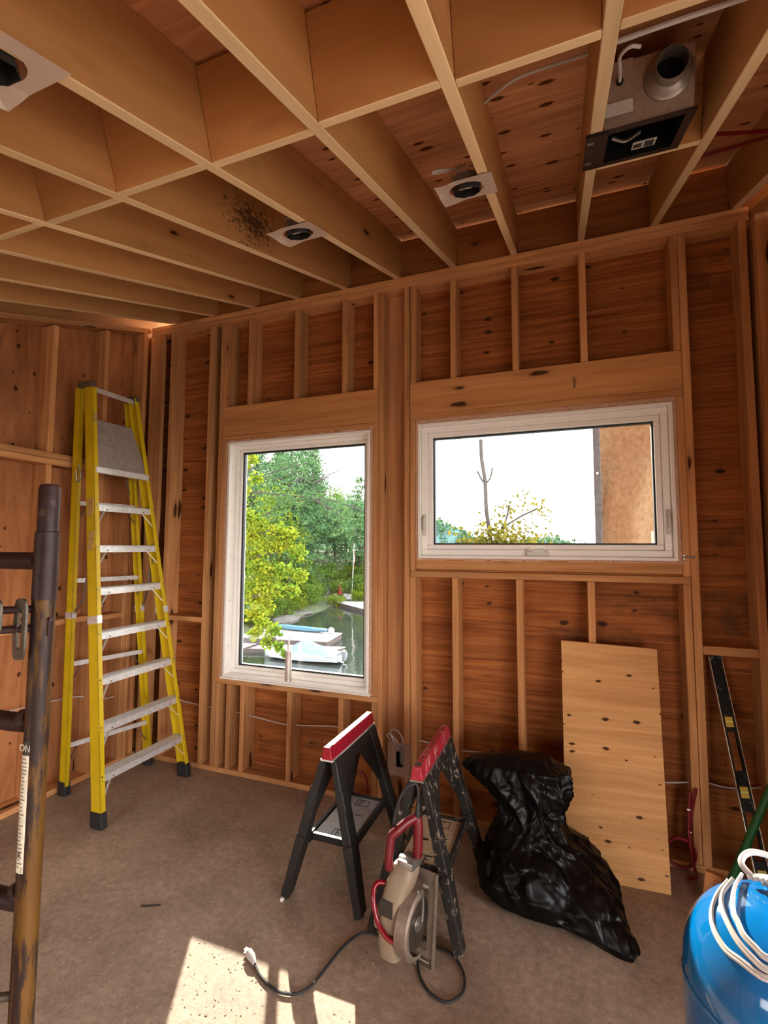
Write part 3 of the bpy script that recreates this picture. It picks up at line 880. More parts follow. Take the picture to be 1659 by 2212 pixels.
# platform folded up between the rails
a0, a1 = rail_at(FL0, FL1, 2.275) + Vector((-.015, .012, 0)), rail_at(FR0, FR1, 2.275) + Vector((-.015, -.012, 0))
b0, b1 = Vector((-3.15, 2.42, 2.635)), Vector((-3.15, 2.745, 2.635))
mb = MB()
nr = Vector((.93, 0, .36))
N = 17
for k in range(N):
    t0, t1 = k / N, (k + .62) / N
    p = lambda t, e0, e1: e0 + (e1 - e0) * t
    q0 = [p(t0, a0, b0), p(t0, a1, b1), p(t1, a1, b1), p(t1, a0, b0)]
    mb.hexa(q0, [v + nr * .009 for v in q0])
q0 = [a0, a1, b1, b0]
mb.hexa([v - nr * .004 for v in q0], [v + nr * .003 for v in q0])
mb.build('platform', plain('dull_grooved_aluminium', (.46, .40, .36), .55, .5, var=.15, vscale=25), lad)
mb = MB().beam(a0 + Vector((.014, 0, -.02)), a1 + Vector((.014, 0, -.02)), .03, .045, side=(1, 0, 0)); mb.build('platform_hinge_bar', ALU, lad, bevel=.004)
mb = MB().beam(a1 + Vector((-.05, -.14, -.05)), Vector((-3.2, 2.80, 2.13)), .014, .006); mb.build('platform_strut', STEEL, lad)
mb = MB().tube(smooth_path([a0 + Vector((-.15, -.0, .02)), a0 + Vector((-.14, .01, -.06)), a0 + Vector((-.17, .01, -.1)), a0 + Vector((-.18, 0, -.02))]), .005, 8); mb.build('release_loop', STEEL, lad)
for sgn, yy in ((1, 2.398), (-1, 2.802)):
    mb = MB().box(-3.275, -3.135, yy - (.012 if sgn > 0 else .03), yy + (.03 if sgn > 0 else .012), 2.862, 2.905); mb.build('top_cap', CAPBROWN, lad, bevel=.004)
mb = MB().box(-3.185, -3.165, 2.41, 2.79, 2.84, 2.875); mb.build('top_bar', ALU, lad, bevel=.003)
for (pa, pb, pc) in ((rail_at(FL0, FL1, 1.62) + Vector((-.07, .02, 0)), None, rail_at(RL0, RL1, 1.25) + Vector((0, .018, 0))), (rail_at(FR0, FR1, 1.62) + Vector((-.07, -.02, 0)), None, rail_at(RR0, RR1, 1.25) + Vector((0, -.018, 0)))):
    mid = (pa + pc) / 2 + Vector((0, 0, -.1))
    mb = MB().beam(pa, mid, .006, .02, side=(0, 1, 0)).beam(mid, pc, .006, .02, side=(0, 1, 0)); mb.build('spreader', STEEL, lad)
LAB = plain('faded_label', (.45, .3, .09), .7, var=.25, vscale=40)
for k in range(3):
    z = (1.95, 1.72, 2.62)[k]; e = rail_at(FL0, FL1, z); mb = MB()
    if k < 2: mb.box(e.x - .07, e.x - .02, e.y - .0015, e.y + .004, z - .1, z + .1)
    else: mb.box(e.x - .001, e.x + .002, e.y + .004, e.y + .03, z - .05, z + .05)
    mb.build('rail_label', LAB, lad)

# ------------------------------------------------------------------ two sawhorses
def sawhorse(name, loc, mats, label):
    body, shelf, top, end = mats
    L = Vector(loc)
    t = empty(name, loc, label, 'sawhorse', 'folding sawhorses')
    P = lambda x, y, z: L + Vector((x, y, z))
    hl = .28
    # red top bar, trapezoid section
    mb = MB()
    mb.hexa([P(-.03, -hl, .672), P(.03, -hl, .672), P(.03, hl, .672), P(-.03, hl, .672)], [P(-.0185, -hl, .732), P(.0185, -hl, .732), P(.0185, hl, .732), P(-.0185, hl, .732)])
    tb = mb.build('top_bar', top, t, bevel=.003)
    for y in (-.17, -.05, .02, .1, .2):
        MB().cyl(P(0, y, .7315), P(0, y, .7335), .005, 10).build('bar_hole', INK, tb)
    MB().box(L.x - .014, L.x + .014, L.y - .262, L.y - .235, L.z + .731, L.z + .734).build('bar_notch', INK, tb)
    mb = MB()
    for sgn in (1,):
        mb.box(L.x - .033, L.x + .033, L.y - hl + .002, L.y + hl - .002, L.z + .664, L.z + .672)
    mb.build('bar_edge', end, tb)
    # four tapered legs with a flat outer face
    for sx in (-1, 1):
        for sy in (-1, 1):
            topp = P(sx * .028, sy * .225, .665); knee = P(sx * .125, sy * .262, .30); foot = P(sx * .198, sy * .30, .0)
            out = Vector((.93 * sx, 0, .36)); sd_ = Vector((0, 1, 0))
            mb = MB()
            mb.taper(topp, knee, .08, .032, .078, .046, sd_, out)
            mb.taper(knee, foot + Vector((0, 0, .012)), .084, .05, .066, .04, sd_, out)
            lg = mb.build('leg', body, t, bevel=.004)
            if sy < 0:
                mb = MB()
                mb.taper(P(sx * .072, sy * .256, .53), P(sx * .098, sy * .268, .44), .045, .03, .05, .036, sd_, out)
                mb.build('leg_catch', body, t, bevel=.003)
        # side web under the bar with an arched opening
        mb = MB()
        def S(y, z):
            k = (.665 - z) / .665
            return P(sx * (.026 + .172 * k), y, z)
        for i in range(14):
            ya, yb = -.2 + .4 * i / 14, -.2 + .4 * (i + 1) / 14
            za = .60 - .9 * max(0, abs(ya) - .04) ** 1.05 * 1.6; zc = .60 - .9 * max(0, abs(yb) - .04) ** 1.05 * 1.6
            q = [S(ya, .665), S(yb, .665), S(yb, zc), S(ya, za)]
            mb.hexa(q, [v + Vector((-.012 * sx, 0, 0)) for v in q])
        mb.build('side_web', body, t)
        # shelf brackets
        mb = MB()
        mb.beam(P(sx * .118, -.24, .258), P(sx * .118, .24, .258), .018, .042, side=(1, 0, 0))
        mb.taper(P(sx * .115, -.245, .27), P(sx * .15, -.285, .17), .05, .016, .03, .016, sd_, Vector((1, 0, 0)))
        mb.taper(P(sx * .115, .245, .27), P(sx * .15, .285, .17), .05, .016, .03, .016, sd_, Vector((1, 0, 0)))
        mb.build('shelf_bracket', body, t)
    mb = MB()
    mb.box(L.x - .105, L.x + .105, L.y - .2, L.y + .2, L.z + .258, L.z + .268)
    sh = mb.build('shelf', shelf, t)
    for y in (-.21, .21): MB().box(L.x - .105, L.x + .105, L.y + y - .012, L.y + y + .012, L.z + .243, L.z + .276).build('shelf_rim', body, t, bevel=.003)
    # worn moulded marks on the shelf
    mb = MB()
    z0_ = L.z + .2682
    def mark(x, y, w_, h_): mb.box(L.x + x, L.x + x + w_, L.y + y, L.y + y + h_, z0_, z0_ + .0008)
    for (bx, by) in ((.0, -.185), (.0, .12)):
        mb = MB()
        mark(bx, by - .004, .005, .056); mark(bx, by + .045, .03, .005); mark(bx, by + .022, .022, .005)
        mark(bx - .02, by - .008, .075, .004); mark(bx - .02, by + .052, .075, .004)
        mark(bx - .02, by - .008, .004, .064); mark(bx + .051, by - .008, .004, .064)
        mb.build('shelf_mark', INK, sh)
    mb = MB(); mark(-.05, -.02, .03, .018); mb.build('shelf_mark', INK, sh)
    mb = MB(); mark(.02, .02, .05, .006); mb.build('shelf_mark', INK, sh)
    return t
sawhorse('sawhorse', (-1.128, 2.47, 0), (BLACKP, SHELFG, REDP, ALU), 'black sawhorse with red top and clean grey shelf, standing below the left window')
sawhorse('sawhorse', (-.652, 2.43, 0), (BLACKW, SHELFB, REDT, STEEL), 'paint-spattered black sawhorse with dusty tan shelf, circular saw leaning on it')

# ------------------------------------------------------------------ circular saw
sw = empty('circular_saw', (-.62, 2.06, 0), 'old red and beige circular saw standing on its nose against the right sawhorse', 'circular saw')
LEAN = math.radians(7); YAW = math.radians(-12)
SM = Matrix.Translation((-.612, 2.045, .002)) @ Matrix.Rotation(YAW, 4, 'Z') @ Matrix.Rotation(-LEAN, 4, 'X') @ Matrix.Scale(1.16, 4)
# local: x across the shoe, -y away from the shoe towards the handle side, z along the saw
def sv(x, y, z): return SM @ Vector((x, y, z))
mb = MB()
mb.box(-.062, -.045, -.003, 0, 0, .3, SM); mb.box(.03, .062, -.003, 0, 0, .3, SM); mb.box(-.045, .03, -.003, 0, 0, .045, SM); mb.box(-.045, .03, -.003, 0, .26, .3, SM)
mb.box(-.062, .062, -.022, 0, -.002, .006, SM); mb.box(.058, .064, -.014, 0, 0, .3, SM); mb.box(-.064, -.06, -.01, 0, .0, .14, SM)
mb.build('shoe', SAWG, sw)
mb = MB().cyl(sv(-.075, -.016, .022), sv(-.05, -.016, .022), .009, 12).tube([sv(-.06, -.016, .022), sv(.05, -.016, .02)], .004, 8); mb.build('fence_knob', STEEL, sw)
BC = (.02, -.062, .155)
mb = MB().lathe([(.001, .004), (.024, .004), (.026, .0015), (.092, .0012), (.092, -.0012), (.001, -.0012)], sv(*BC), 48, axis=SM.to_3x3() @ Vector((1, 0, 0)))
mb.build('blade', BLADE, sw, smooth=True)
mb = MB().lathe([(.001, .012), (.012, .012), (.013, .004), (.028, .004), (.03, .0)], sv(BC[0] + .003, BC[1], BC[2]), 24, axis=SM.to_3x3() @ Vector((1, 0, 0))); mb.build('blade_washer', STEEL, sw, smooth=True)
# upper guard: curved hood on the handle side of the shoe
mb = MB()
n = 30
def arc(r, x, k): 
    a = math.radians(-95 + 190 * k / n)
    return sv(x, BC[1] - math.cos(a) * r * 1.0, BC[2] + math.sin(a) * r)
prof = [(.088, .034), (.100, .034), (.107, .028), (.107, -.014), (.10, -.02), (.03, -.02), (.03, -.016), (.096, -.016), (.102, -.012), (.102, .026), (.098, .03), (.088, .03)]
vs = [arc(r, x, k) for k in range(n + 1) for (r, x) in prof]; fs = []
m_ = len(prof)
for k in range(n):
    for i in range(m_): fs.append((k * m_ + i, k * m_ + (i + 1) % m_, (k + 1) * m_ + (i + 1) % m_, (k + 1) * m_ + i))
fs.append(tuple(range(m_))); fs.append(tuple(range(n * m_, n * m_ + m_)))
mb.add(vs, fs); mb.build('upper_guard', SAWG, sw, smooth=True)
mb = MB().tube(smooth_path([sv(.036, -.1, .275), sv(.037, -.075, .262), sv(.037, -.06, .22), sv(.037, -.06, .165)]), .0045, 8); mb.cyl(sv(.03, -.045, .272), sv(.05, -.045, .272), .011, 14); mb.build('guard_lever', STEEL, sw, smooth=True)
# motor housing
mb = MB()
prof = [(.001, -.001), (.03, 0), (.043, .006), (.047, .02), (.047, .10), (.044, .118), (.03, .124), (.001, .124)]
mb.lathe(prof, sv(-.012, -.098, .155), 28, axis=SM.to_3x3() @ Vector((-.92, -.1, .0)))
mb.build('motor_housing', SAWB, sw, smooth=True)
mb = MB()
def loft(sections):
    rings = []
    for (x0_, x1_, ya, yb, z) in sections:
        rings.append([sv(x0_, ya, z), sv(x1_, ya, z), sv(x1_, yb, z), sv(x0_, yb, z)])
    for r0, r1 in zip(rings, rings[1:]): mb.hexa(r0, r1)
rings = []
for (cx_, cy_s, hx, hy, z) in [(-.05, -.09, .02, .03, .038), (-.052, -.092, .036, .048, .05), (-.056, -.095, .041, .054, .09), (-.057, -.095, .043, .056, .16), (-.053, -.094, .043, .055, .225), (-.042, -.09, .045, .052, .27), (-.03, -.085, .045, .045, .31), (-.026, -.08, .042, .04, .338), (-.026, -.08, .03, .03, .344)]:
    rings.append([sv(cx_ + math.copysign(abs(math.cos(q)) ** .55, math.cos(q)) * hx, cy_s + math.copysign(abs(math.sin(q)) ** .55, math.sin(q)) * hy, z) for q in [2 * math.pi * k / 28 for k in range(28)]])
mb.add([v for r_ in rings for v in r_], [(a * 28 + k, a * 28 + (k + 1) % 28, (a + 1) * 28 + (k + 1) % 28, (a + 1) * 28 + k) for a in range(len(rings) - 1) for k in range(28)] + [tuple(range(28)), tuple(range(8 * 28, 9 * 28))])
mb.build('saw_body', SAWB, sw, smooth=True)
mb = MB().box(-.085, -.035, -.1525, -.149, .185, .235, SM); mb.build('maker_plate', INK, sw)
mb = MB().box(-.045, .016, -.12, -.04, .335, .36, SM); mb.cyl(sv(-.05, -.09, .345), sv(.015, -.09, .345), .025, 18); mb.build('gear_case', STEEL, sw, bevel=.004, smooth=True)
mb = MB()
mb.tube(smooth_path([sv(-.07, -.13, .325), sv(-.071, -.135, .36), sv(-.07, -.132, .41), sv(-.066, -.128, .44)]), .0175, 14)
mb.tube(smooth_path([sv(-.066, -.132, .435), sv(-.05, -.118, .452), sv(-.03, -.09, .475), sv(-.008, -.065, .49)]), .019, 14)
mb.tube(smooth_path([sv(-.005, -.06, .492), sv(.0, -.058, .46), sv(.002, -.055, .40), sv(.0, -.055, .36)]), .021, 14)
mb.build('rear_handle', plain('dark_red_handle', (.13, .003, .007), .4), sw, smooth=True)
mb = MB().tube(smooth_path([sv(-.075, -.105, .262), sv(-.108, -.13, .268), sv(-.118, -.145, .25), sv(-.108, -.158, .215), sv(-.085, -.16, .165), sv(-.05, -.16, .135), sv(-.02, -.155, .125)]), .0105, 12)
mb.build('front_handle', plain('glossy_red_handle', (.2, .004, .01), .2), sw, smooth=True)
hp = sv(-.003, -.06, .492)
mb = MB().tube([hp, hp + Vector((.001, .004, .055))], .011, 12, radii=[.012, .0075]); mb.build('cord_boot', RUBBER, sw, smooth=True)
pts = [hp + Vector((.001, .004, .05)), hp + Vector((0, .01, .1)), hp + Vector((-.012, .01, .128)), hp + Vector((-.05, -.01, .11)), hp + Vector((-.085, -.03, .03)), hp + Vector((-.105, -.05, -.1)), hp + Vector((-.12, -.045, -.28)), Vector((-.772, 2.03, .1)), Vector((-.79, 2.08, .02)), Vector((-.83, 2.10, .008)), Vector((-.889, 2.082, .008)), Vector((-.934, 1.986, .008)), Vector((-.955, 1.857, .008)), Vector((-.972, 1.773, .008)), Vector((-1.007, 1.728, .008)), Vector((-1.079, 1.711, .008)), Vector((-1.173, 1.739, .008)), Vector((-1.235, 1.778, .012))]
cable('power_cord', pts, .0055, RUBBER, '', parent=sw)
pts = [(-.69, 2.13, .02), (-.62, 2.16, .008), (-.574, 2.136, .008), (-.5, 2.125, .008), (-.45, 2.085, .008), (-.416, 2.029, .008), (-.41, 1.96, .008), (-.455, 1.902, .008), (-.524, 1.913, .008), (-.581, 1.966, .008), (-.608, 2.02, .008), (-.63, 2.075, .012)]
cable('power_cord', [Vector(p) for p in pts], .0055, RUBBER, '', parent=sw)
mb = MB().tube([(-1.232, 1.776, .014), (-1.262, 1.795, .018), (-1.285, 1.808, .018)], .014, 12, radii=[.008, .0165, .0165])
for dz in (-.006, .006): mb.box(-1.31, -1.285, 1.806, 1.822, .0165 + dz, .018 + dz)
mb.build('cord_plug', plain('clear_grey_plug', (.5, .48, .45), .3), sw, smooth=True)

# ------------------------------------------------------------------ rubbish bag
def bag():
    NU, NV = 190, 140
    # rows: height, centre x, centre y, half width x, half depth y
    rows = [(.0, -.12, 2.62, .26, .17), (.03, -.125, 2.62, .315, .215), (.1, -.13, 2.63, .325, .225), (.18, -.155, 2.65, .285, .20), (.25, -.19, 2.68, .20, .16), (.31, -.205, 2.70, .155, .13), (.36, -.212, 2.71, .145, .12), (.43, -.22, 2.72, .175, .125), (.51, -.23, 2.725, .215, .125), (.575, -.225, 2.73, .205, .11), (.62, -.2, 2.735, .11, .06), (.632, -.2, 2.735, .004, .004)]
    def interp(t):
        s_ = t * (len(rows) - 1); i = min(int(s_), len(rows) - 2); f = s_ - i
        f = f * f * (3 - 2 * f) * .5 + f * .5
        return [rows[i][k] * (1 - f) + rows[i + 1][k] * f for k in range(5)]
    vs, fs = [], []
    for j in range(NV + 1):
        t = j / NV
        z, cx_, cy_2, hx, hy = interp(t)
        for i in range(NU):
            a = 2 * math.pi * i / NU
            ca, sa = math.cos(a), math.sin(a)
            e = .85
            x = math.copysign(abs(ca) ** e, ca) * hx; y = math.copysign(abs(sa) ** e, sa) * hy
            # corner that trails on the floor towards the camera and to the right
            tip = max(0, math.cos(a - math.radians(-38))) ** 9 * max(0, 1 - z / .22) ** 1.6
            x += .135 * tip; y -= .15 * tip
            # ear of the open mouth, upper left
            ear = max(0, math.cos(a - math.radians(188))) ** 8 * max(0, 1 - abs(z - .53) / .13)
            x -= .085 * ear
            ear2 = max(0, math.cos(a - math.radians(-5))) ** 8 * max(0, 1 - abs(z - .5) / .1)
            x += .02 * ear2
            p = Vector((cx_ + x, cy_2 + y, z))
            q = Vector((p.x * 5.0, p.y * 5.0, p.z * 3.2))
            wv = noise.noise_vector(q * .8) * .5
            d1 = noise.noise(q + wv); d2 = 1 - abs(noise.noise(q * 1.9 + wv + Vector((7, 3, 1)))) * 2; d3 = 1 - abs(noise.noise(Vector((a * 1.7 + p.z * 3.5, p.z * 2.6 - a * .6, 4.2)) + wv)) * 2
            d4 = 1 - abs(noise.noise(q * 4.3 + wv * 2)) * 2
            amp = min(1, .25 + z * 6) * min(1, 4 * (1 - t) + .15)
            n_ = Vector((ca, sa, .15)).normalized()
            d5 = 1 - abs(noise.noise(Vector((p.x * 9 + p.y * 3, p.y * 9 - p.z * 5, p.z * 3 + p.x * 4)) + wv)) * 2
            vd = noise.voronoi(Vector((p.x * 6.5 + p.z * 2.6, p.y * 6.5, p.z * 2.0 - p.x * 1.2)) + wv * .9)[0]
            ve = noise.voronoi(Vector((p.x * 13 - p.z * 5 + 3, p.y * 13, p.z * 4.5 + p.x * 3)) + wv)[0]
            p -= n_ * amp * (.06 * max(0, .22 - (vd[1] - vd[0])) + .022 * (vd[0] - .45) + .03 * max(0, .15 - (ve[1] - ve[0])))
            p += n_ * amp * (.024 * d1 + .012 * d2 + .022 * max(-.3, d3) ** 3 * (1 if .2 < z < .58 else .5) + .006 * d4 + .012 * max(0, d5) ** 4)
            p.z = max(.001, p.z + amp * .018 * d1 * (z > .05))
            if z < .15: p.y = p.y
            vs.append(p)
    for j in range(NV):
        for i in range(NU):
            fs.append((j * NU + i, j * NU + (i + 1) % NU, (j + 1) * NU + (i + 1) % NU, (j + 1) * NU + i))
    fs.append(tuple(range(NU - 1, -1, -1))); fs.append(tuple(range(NV * NU, NV * NU + NU)))
    mb = MB().add(vs, fs)
    o = mb.build('rubbish_bag', BAG, origin=(-.12, 2.62, 0))
    for p in o.data.polygons: p.use_smooth = True
    tag(o, 'full black plastic rubbish bag slumped on the floor against the plywood sheet', 'rubbish bag')
bag()

# ------------------------------------------------------------------ leaning plywood offcut
mb = MB()
b0_, t0_ = [(-.032, 2.845, .001), (.455, 2.868, .001)], [(-.036, 3.083, 1.176), (.464, 3.083, 1.163)]
th_ = Vector((0, -.011, -.002))
mb.hexa([Vector(b0_[0]), Vector(b0_[1]), Vector(b0_[1]) + th_ + Vector((0, 0, .002)), Vector(b0_[0]) + th_ + Vector((0, 0, .002))], [Vector(t0_[0]), Vector(t0_[1]), Vector(t0_[1]) + th_, Vector(t0_[0]) + th_])
o = mb.build('plywood_sheet', PLY, origin=(.2, 2.85, 0), bevel=.001)
tag(o, 'pale knotty plywood offcut leaning upright against the studs under the right window', 'plywood')

# ------------------------------------------------------------------ spirit level
lv = empty('spirit_level', (.87, 2.83, 0), 'long black spirit level with yellow vials leaning in the right stud bay', 'spirit level')
A, B = Vector((.845, 2.80, .03)), Vector((.768, 3.2, 1.10))
B = A + (B - A).normalized() * 1.165
d = (B - A).normalized(); sx_ = Vector((1, 0, 0)); sx_ = (sx_ - d * sx_.dot(d)).normalized(); ny = d.cross(sx_)
def lvq(t0, t1, a0, a1, dep=.012):
    q = [A + d * t0 + sx_ * a0, A + d * t0 + sx_ * a1, A + d * t1 + sx_ * a1, A + d * t1 + sx_ * a0]
    return [v - ny * dep for v in q], [v + ny * dep for v in q]
mb = MB()
T = 1.165; slots = [(.22, .42), (.60, .78)]
for a0, a1 in ((-.028, -.018), (.018, .028)): mb.hexa(*lvq(0, T, a0, a1))
prev = 0
for s0, s1 in slots + [(T, T)]:
    mb.hexa(*lvq(prev, s0, -.018, .018, .008)); prev = s1
mb.build('level_body', LEVELB, lv)
mb = MB()
for a0, a1 in ((-.031, -.028), (.028, .031)): mb.hexa(*lvq(0, T, a0, a1, .0125))
mb.build('level_edge', LEVELE, lv)
for t_ in (.16, .505, .83):
    mb = MB(); mb.hexa(*lvq(t_ - .026, t_ + .026, -.02, .02, .0105))
    vl = mb.build('vial', VIAL, lv, bevel=.003)
    mb = MB(); c_ = A + d * t_; mb.cyl(c_ - sx_ * .016 + ny * .009, c_ + sx_ * .016 + ny * .009, .005, 10); mb.cyl(c_ - sx_ * .016 - ny * .009, c_ + sx_ * .016 - ny * .009, .005, 10); mb.build('vial_tube', plain('vial_fluid', (.75, .8, .2), .15), vl)

# ------------------------------------------------------------------ blue tank, cable coil, broom handle
TX, TY, TR, TT = .468, 1.462, .213, .882
tk = empty('pressure_tank', (TX, TY, 0), 'glossy blue steel pressure tank at the lower right corner', 'tank')
prof = [(.17, .0), (.175, .03), (.19, .05), (TR, .075), (TR, .68)]
for k in range(1, 15):
    a = math.pi / 2 * k / 14
    prof.append((max(.002, TR * math.cos(a) ** .8), .68 + (TT - .68) * math.sin(a) ** .95))
MB().lathe(prof, (TX, TY, 0), 72).build('tank_shell', BLUE, tk, smooth=True)
MB().lathe([(TR + .0012, .655), (TR + .0028, .66), (TR + .0028, .668), (TR + .0012, .673)], (TX, TY, 0), 72).build('weld_seam', BLUE, tk, smooth=True)
MB().lathe([(.03, TT - .006), (.03, TT + .012), (.022, TT + .02), (.012, TT + .022), (.012, TT + .04), (.001, TT + .04)], (TX + .01, TY, 0), 24).build('air_valve', STEEL, tk, smooth=True)
def dome(x, y, lift):
    r_ = min(1, math.hypot(x - TX, y - TY) / TR)
    return .68 + (TT - .68) * max(0, 1 - r_ ** 2.3) ** .5 + lift
# white flat cable: three turns drooping over the front shoulder of the dome, bunched at the back
turns = [[(0.372, 1.536), (0.337, 1.487), (0.317, 1.453), (0.309, 1.425), (0.31, 1.395), (0.321, 1.363), (0.34, 1.34), (0.362, 1.319), (0.382, 1.307), (0.44, 1.295), (0.52, 1.3), (0.58, 1.345), (0.61, 1.42), (0.6, 1.49), (0.53, 1.525), (0.45, 1.53)], [(0.381, 1.531), (0.346, 1.477), (0.334, 1.437), (0.335, 1.4), (0.344, 1.363), (0.36, 1.336), (0.385, 1.314), (0.45, 1.302), (0.53, 1.32), (0.58, 1.38), (0.58, 1.46), (0.51, 1.51), (0.44, 1.515)], [(0.408, 1.554), (0.376, 1.488), (0.359, 1.445), (0.351, 1.411), (0.353, 1.391), (0.357, 1.365), (0.371, 1.343), (0.389, 1.325), (0.45, 1.312), (0.53, 1.35), (0.56, 1.42), (0.53, 1.49), (0.45, 1.515)]]
mb = MB()
for i, tr_ in enumerate(turns):
    n_t = len(tr_)
    pth = smooth_path([Vector((x, y, dome(x, y, .009 + .003 * i))) for k, (x, y) in enumerate(tr_)], 6)
    mb.tube(pth, .0042, 8); mb.tube([p + Vector((.003, .003, .005)) for p in pth], .0042, 8)
mb.tube(smooth_path([(TX - .04, TY + .055, TT + .01), (TX - .06, TY + .085, TT + .03), (TX - .03, TY + .115, TT + .045), (TX + .02, TY + .115, TT + .04), (TX + .04, TY + .08, TT + .015)]), .0075, 10)
for k in range(4):
    mb.tube(smooth_path([(TX - .055 + .01 * k, TY + .06 - .012 * k, TT + .012 + .006 * k), (TX - .01, TY + .055 - .013 * k, TT + .022 + .006 * k), (TX + .05, TY + .04 - .013 * k, TT + .022 + .005 * k), (TX + .12, TY + .01 - .01 * k, TT + .012 + .004 * k)]), .007, 8)
o = mb.build('cable_coil', WIRE, origin=(TX, TY, TT), smooth=True)
tag(o, 'loose coil of white electrical cable lying on top of the blue tank', 'cable coil')
mb = MB().tube([(.618, 2.76, .012), (.99, 2.70, 1.05), (1.0, 2.698, 1.078)], .0165, 16)
o = mb.build('broom_handle', GREENP, origin=(.618, 2.76, 0), smooth=True)
tag(o, 'dark green round broom handle leaning right behind the blue tank', 'broom handle')
mb = MB(); mb.hexa([Vector((.575, 2.83, .001)), Vector((.64, 2.80, .001)), Vector((.655, 2.83, .001)), Vector((.59, 2.86, .001))], [Vector((.60, 2.84, .16)), Vector((.665, 2.81, .16)), Vector((.68, 2.84, .16)), Vector((.615, 2.87, .16))])
o = mb.build('lit_plate_wedge', wood('lit_plate_wood', (.45, .17, .06), (.6, .27, .1)), origin=(.62, 2.83, 0), bevel=.002)  # wedge added in place of the plate's lit wood
tag(o, 'small orange wedge standing in for lit plate wood behind the blue tank', 'wood wedge')

# ------------------------------------------------------------------ scaffold frame at the left edge
PX, PY = -1.014, .69
def sz(z): return CAM_Z + (z - CAM_Z) * 1.7125
sf = empty('scaffold_frame', (PX, PY, 0), 'rusty scaffold end frame with a coupling pin at the left edge of the photo', 'scaffold frame')
MB().lathe([(.0215, 0), (.0215, sz(1.738)), (.019, sz(1.738))], (PX, PY, 0), 32).build('post', RUSTY, sf, smooth=True)
MB().lathe([(.0222, sz(1.66)), (.0222, sz(1.741)), (.0198, sz(1.742))], (PX, PY, 0), 32).build('post_sleeve', RUST, sf, smooth=True)
MB().lathe([(.0196, 1.70), (.0196, sz(1.795)), (.0170, sz(1.799)), (.0125, sz(1.80)), (.012, sz(1.79))], (PX, PY, 0), 32).build('coupling_pin', RUST, sf, smooth=True)
mb = MB().cyl((PX + .0186, PY - .0005, sz(1.766)), (PX + .014, PY - .0005, sz(1.766)), .0065, 14)
mb.build('pin_hole', BLACKM, sf)
mb = MB().tube([(PX + .029, PY - .003, sz(1.637)), (PX - .03, PY + .003, sz(1.637))], .0042, 10); mb.beam((PX + .0245, PY - .003, sz(1.634)), (PX + .0235, PY - .003, sz(1.618)), .003, .006); mb.build('locking_pin', RUST, sf)
MB().cyl((PX - .018, PY, sz(1.706)), (PX - .75, PY - .02, sz(1.706)), .0185, 20).build('rung', RUST, sf, smooth=True)
MB().tube(smooth_path([(PX - .018, PY, sz(1.521)), (PX - .04, PY - .001, sz(1.517)), (PX - .10, PY - .003, sz(1.511)), (PX - .75, PY - .02, sz(1.511))]), .0185, 18).build('rung', RUST, sf, smooth=True)
MB().tube(smooth_path([(PX - .018, PY, sz(1.325)), (PX - .03, PY - .001, sz(1.321)), (PX - .07, PY - .003, sz(1.309)), (PX - .75, PY - .02, sz(1.29))]), .0185, 18).build('rung', RUST, sf, smooth=True)
MB().cyl((PX - .75, PY - .02, 0), (PX - .75, PY - .02, 1.75), .0215, 20).build('far_post', RUSTY, sf, smooth=True)
def slotted(mb, cx, cz, w_, h_, y, t, sw_, sh_):
    """plate with a slot, rounded outline"""
    n = 28; o_, i_ = [], []
    def rr(w2, h2, r, k):
        a = 2 * math.pi * k / n
        cx2, cz2 = math.cos(a), math.sin(a)
        e = .5
        return (math.copysign(abs(cx2) ** e, cx2) * w2, math.copysign(abs(cz2) ** e, cz2) * h2)
    for k in range(n):
        a = rr(w_ / 2, h_ / 2, 0, k); b_ = rr(sw_ / 2, sh_ / 2, 0, k)
        o_.append(a); i_.append(b_)
    vs = [Vector((cx + p[0], y, cz + p[1])) for p in o_ + i_] + [Vector((cx + p[0], y + t, cz + p[1])) for p in o_ + i_]
    fs = []
    for k in range(n):
        k2 = (k + 1) % n
        fs += [(k, k2, n + k2, n + k), (2 * n + k, 3 * n + k, 3 * n + k2, 2 * n + k2), (k, 2 * n + k, 2 * n + k2, k2), (n + k, n + k2, 3 * n + k2, 3 * n + k)]
    mb.add(vs, fs)
lk = empty('brace_lock', (PX - .05, PY - .03, sz(1.62))); lk.parent = sf; lk.location = WO[lk] - WO[sf]
mb = MB(); slotted(mb, PX - .016, sz(1.627), .036, .122, PY - .036, .005, .013, .08); mb.build('lock_plate', LOCK, lk, smooth=True)
mb = MB(); slotted(mb, PX - .05, sz(1.641), .034, .07, PY - .062, .005, .013, .042); mb.build('lock_plate', LOCK, lk, smooth=True)
for z in (1.649, 1.626):
    MB().cyl((PX - .004, PY - .006, sz(z)), (PX - .06, PY - .068, sz(z)), .0075, 12).build('lock_stud', RUST, lk, smooth=True)
mb = MB(); slotted(mb, PX - .06, sz(1.207), .042, .12, PY - .036, .006, .014, .07); mb.cyl((PX - .004, PY - .006, sz(1.214)), (PX - .08, PY - .05, sz(1.214)), .008, 12); mb.build('lower_brace_lock', LOCK, sf, smooth=True)
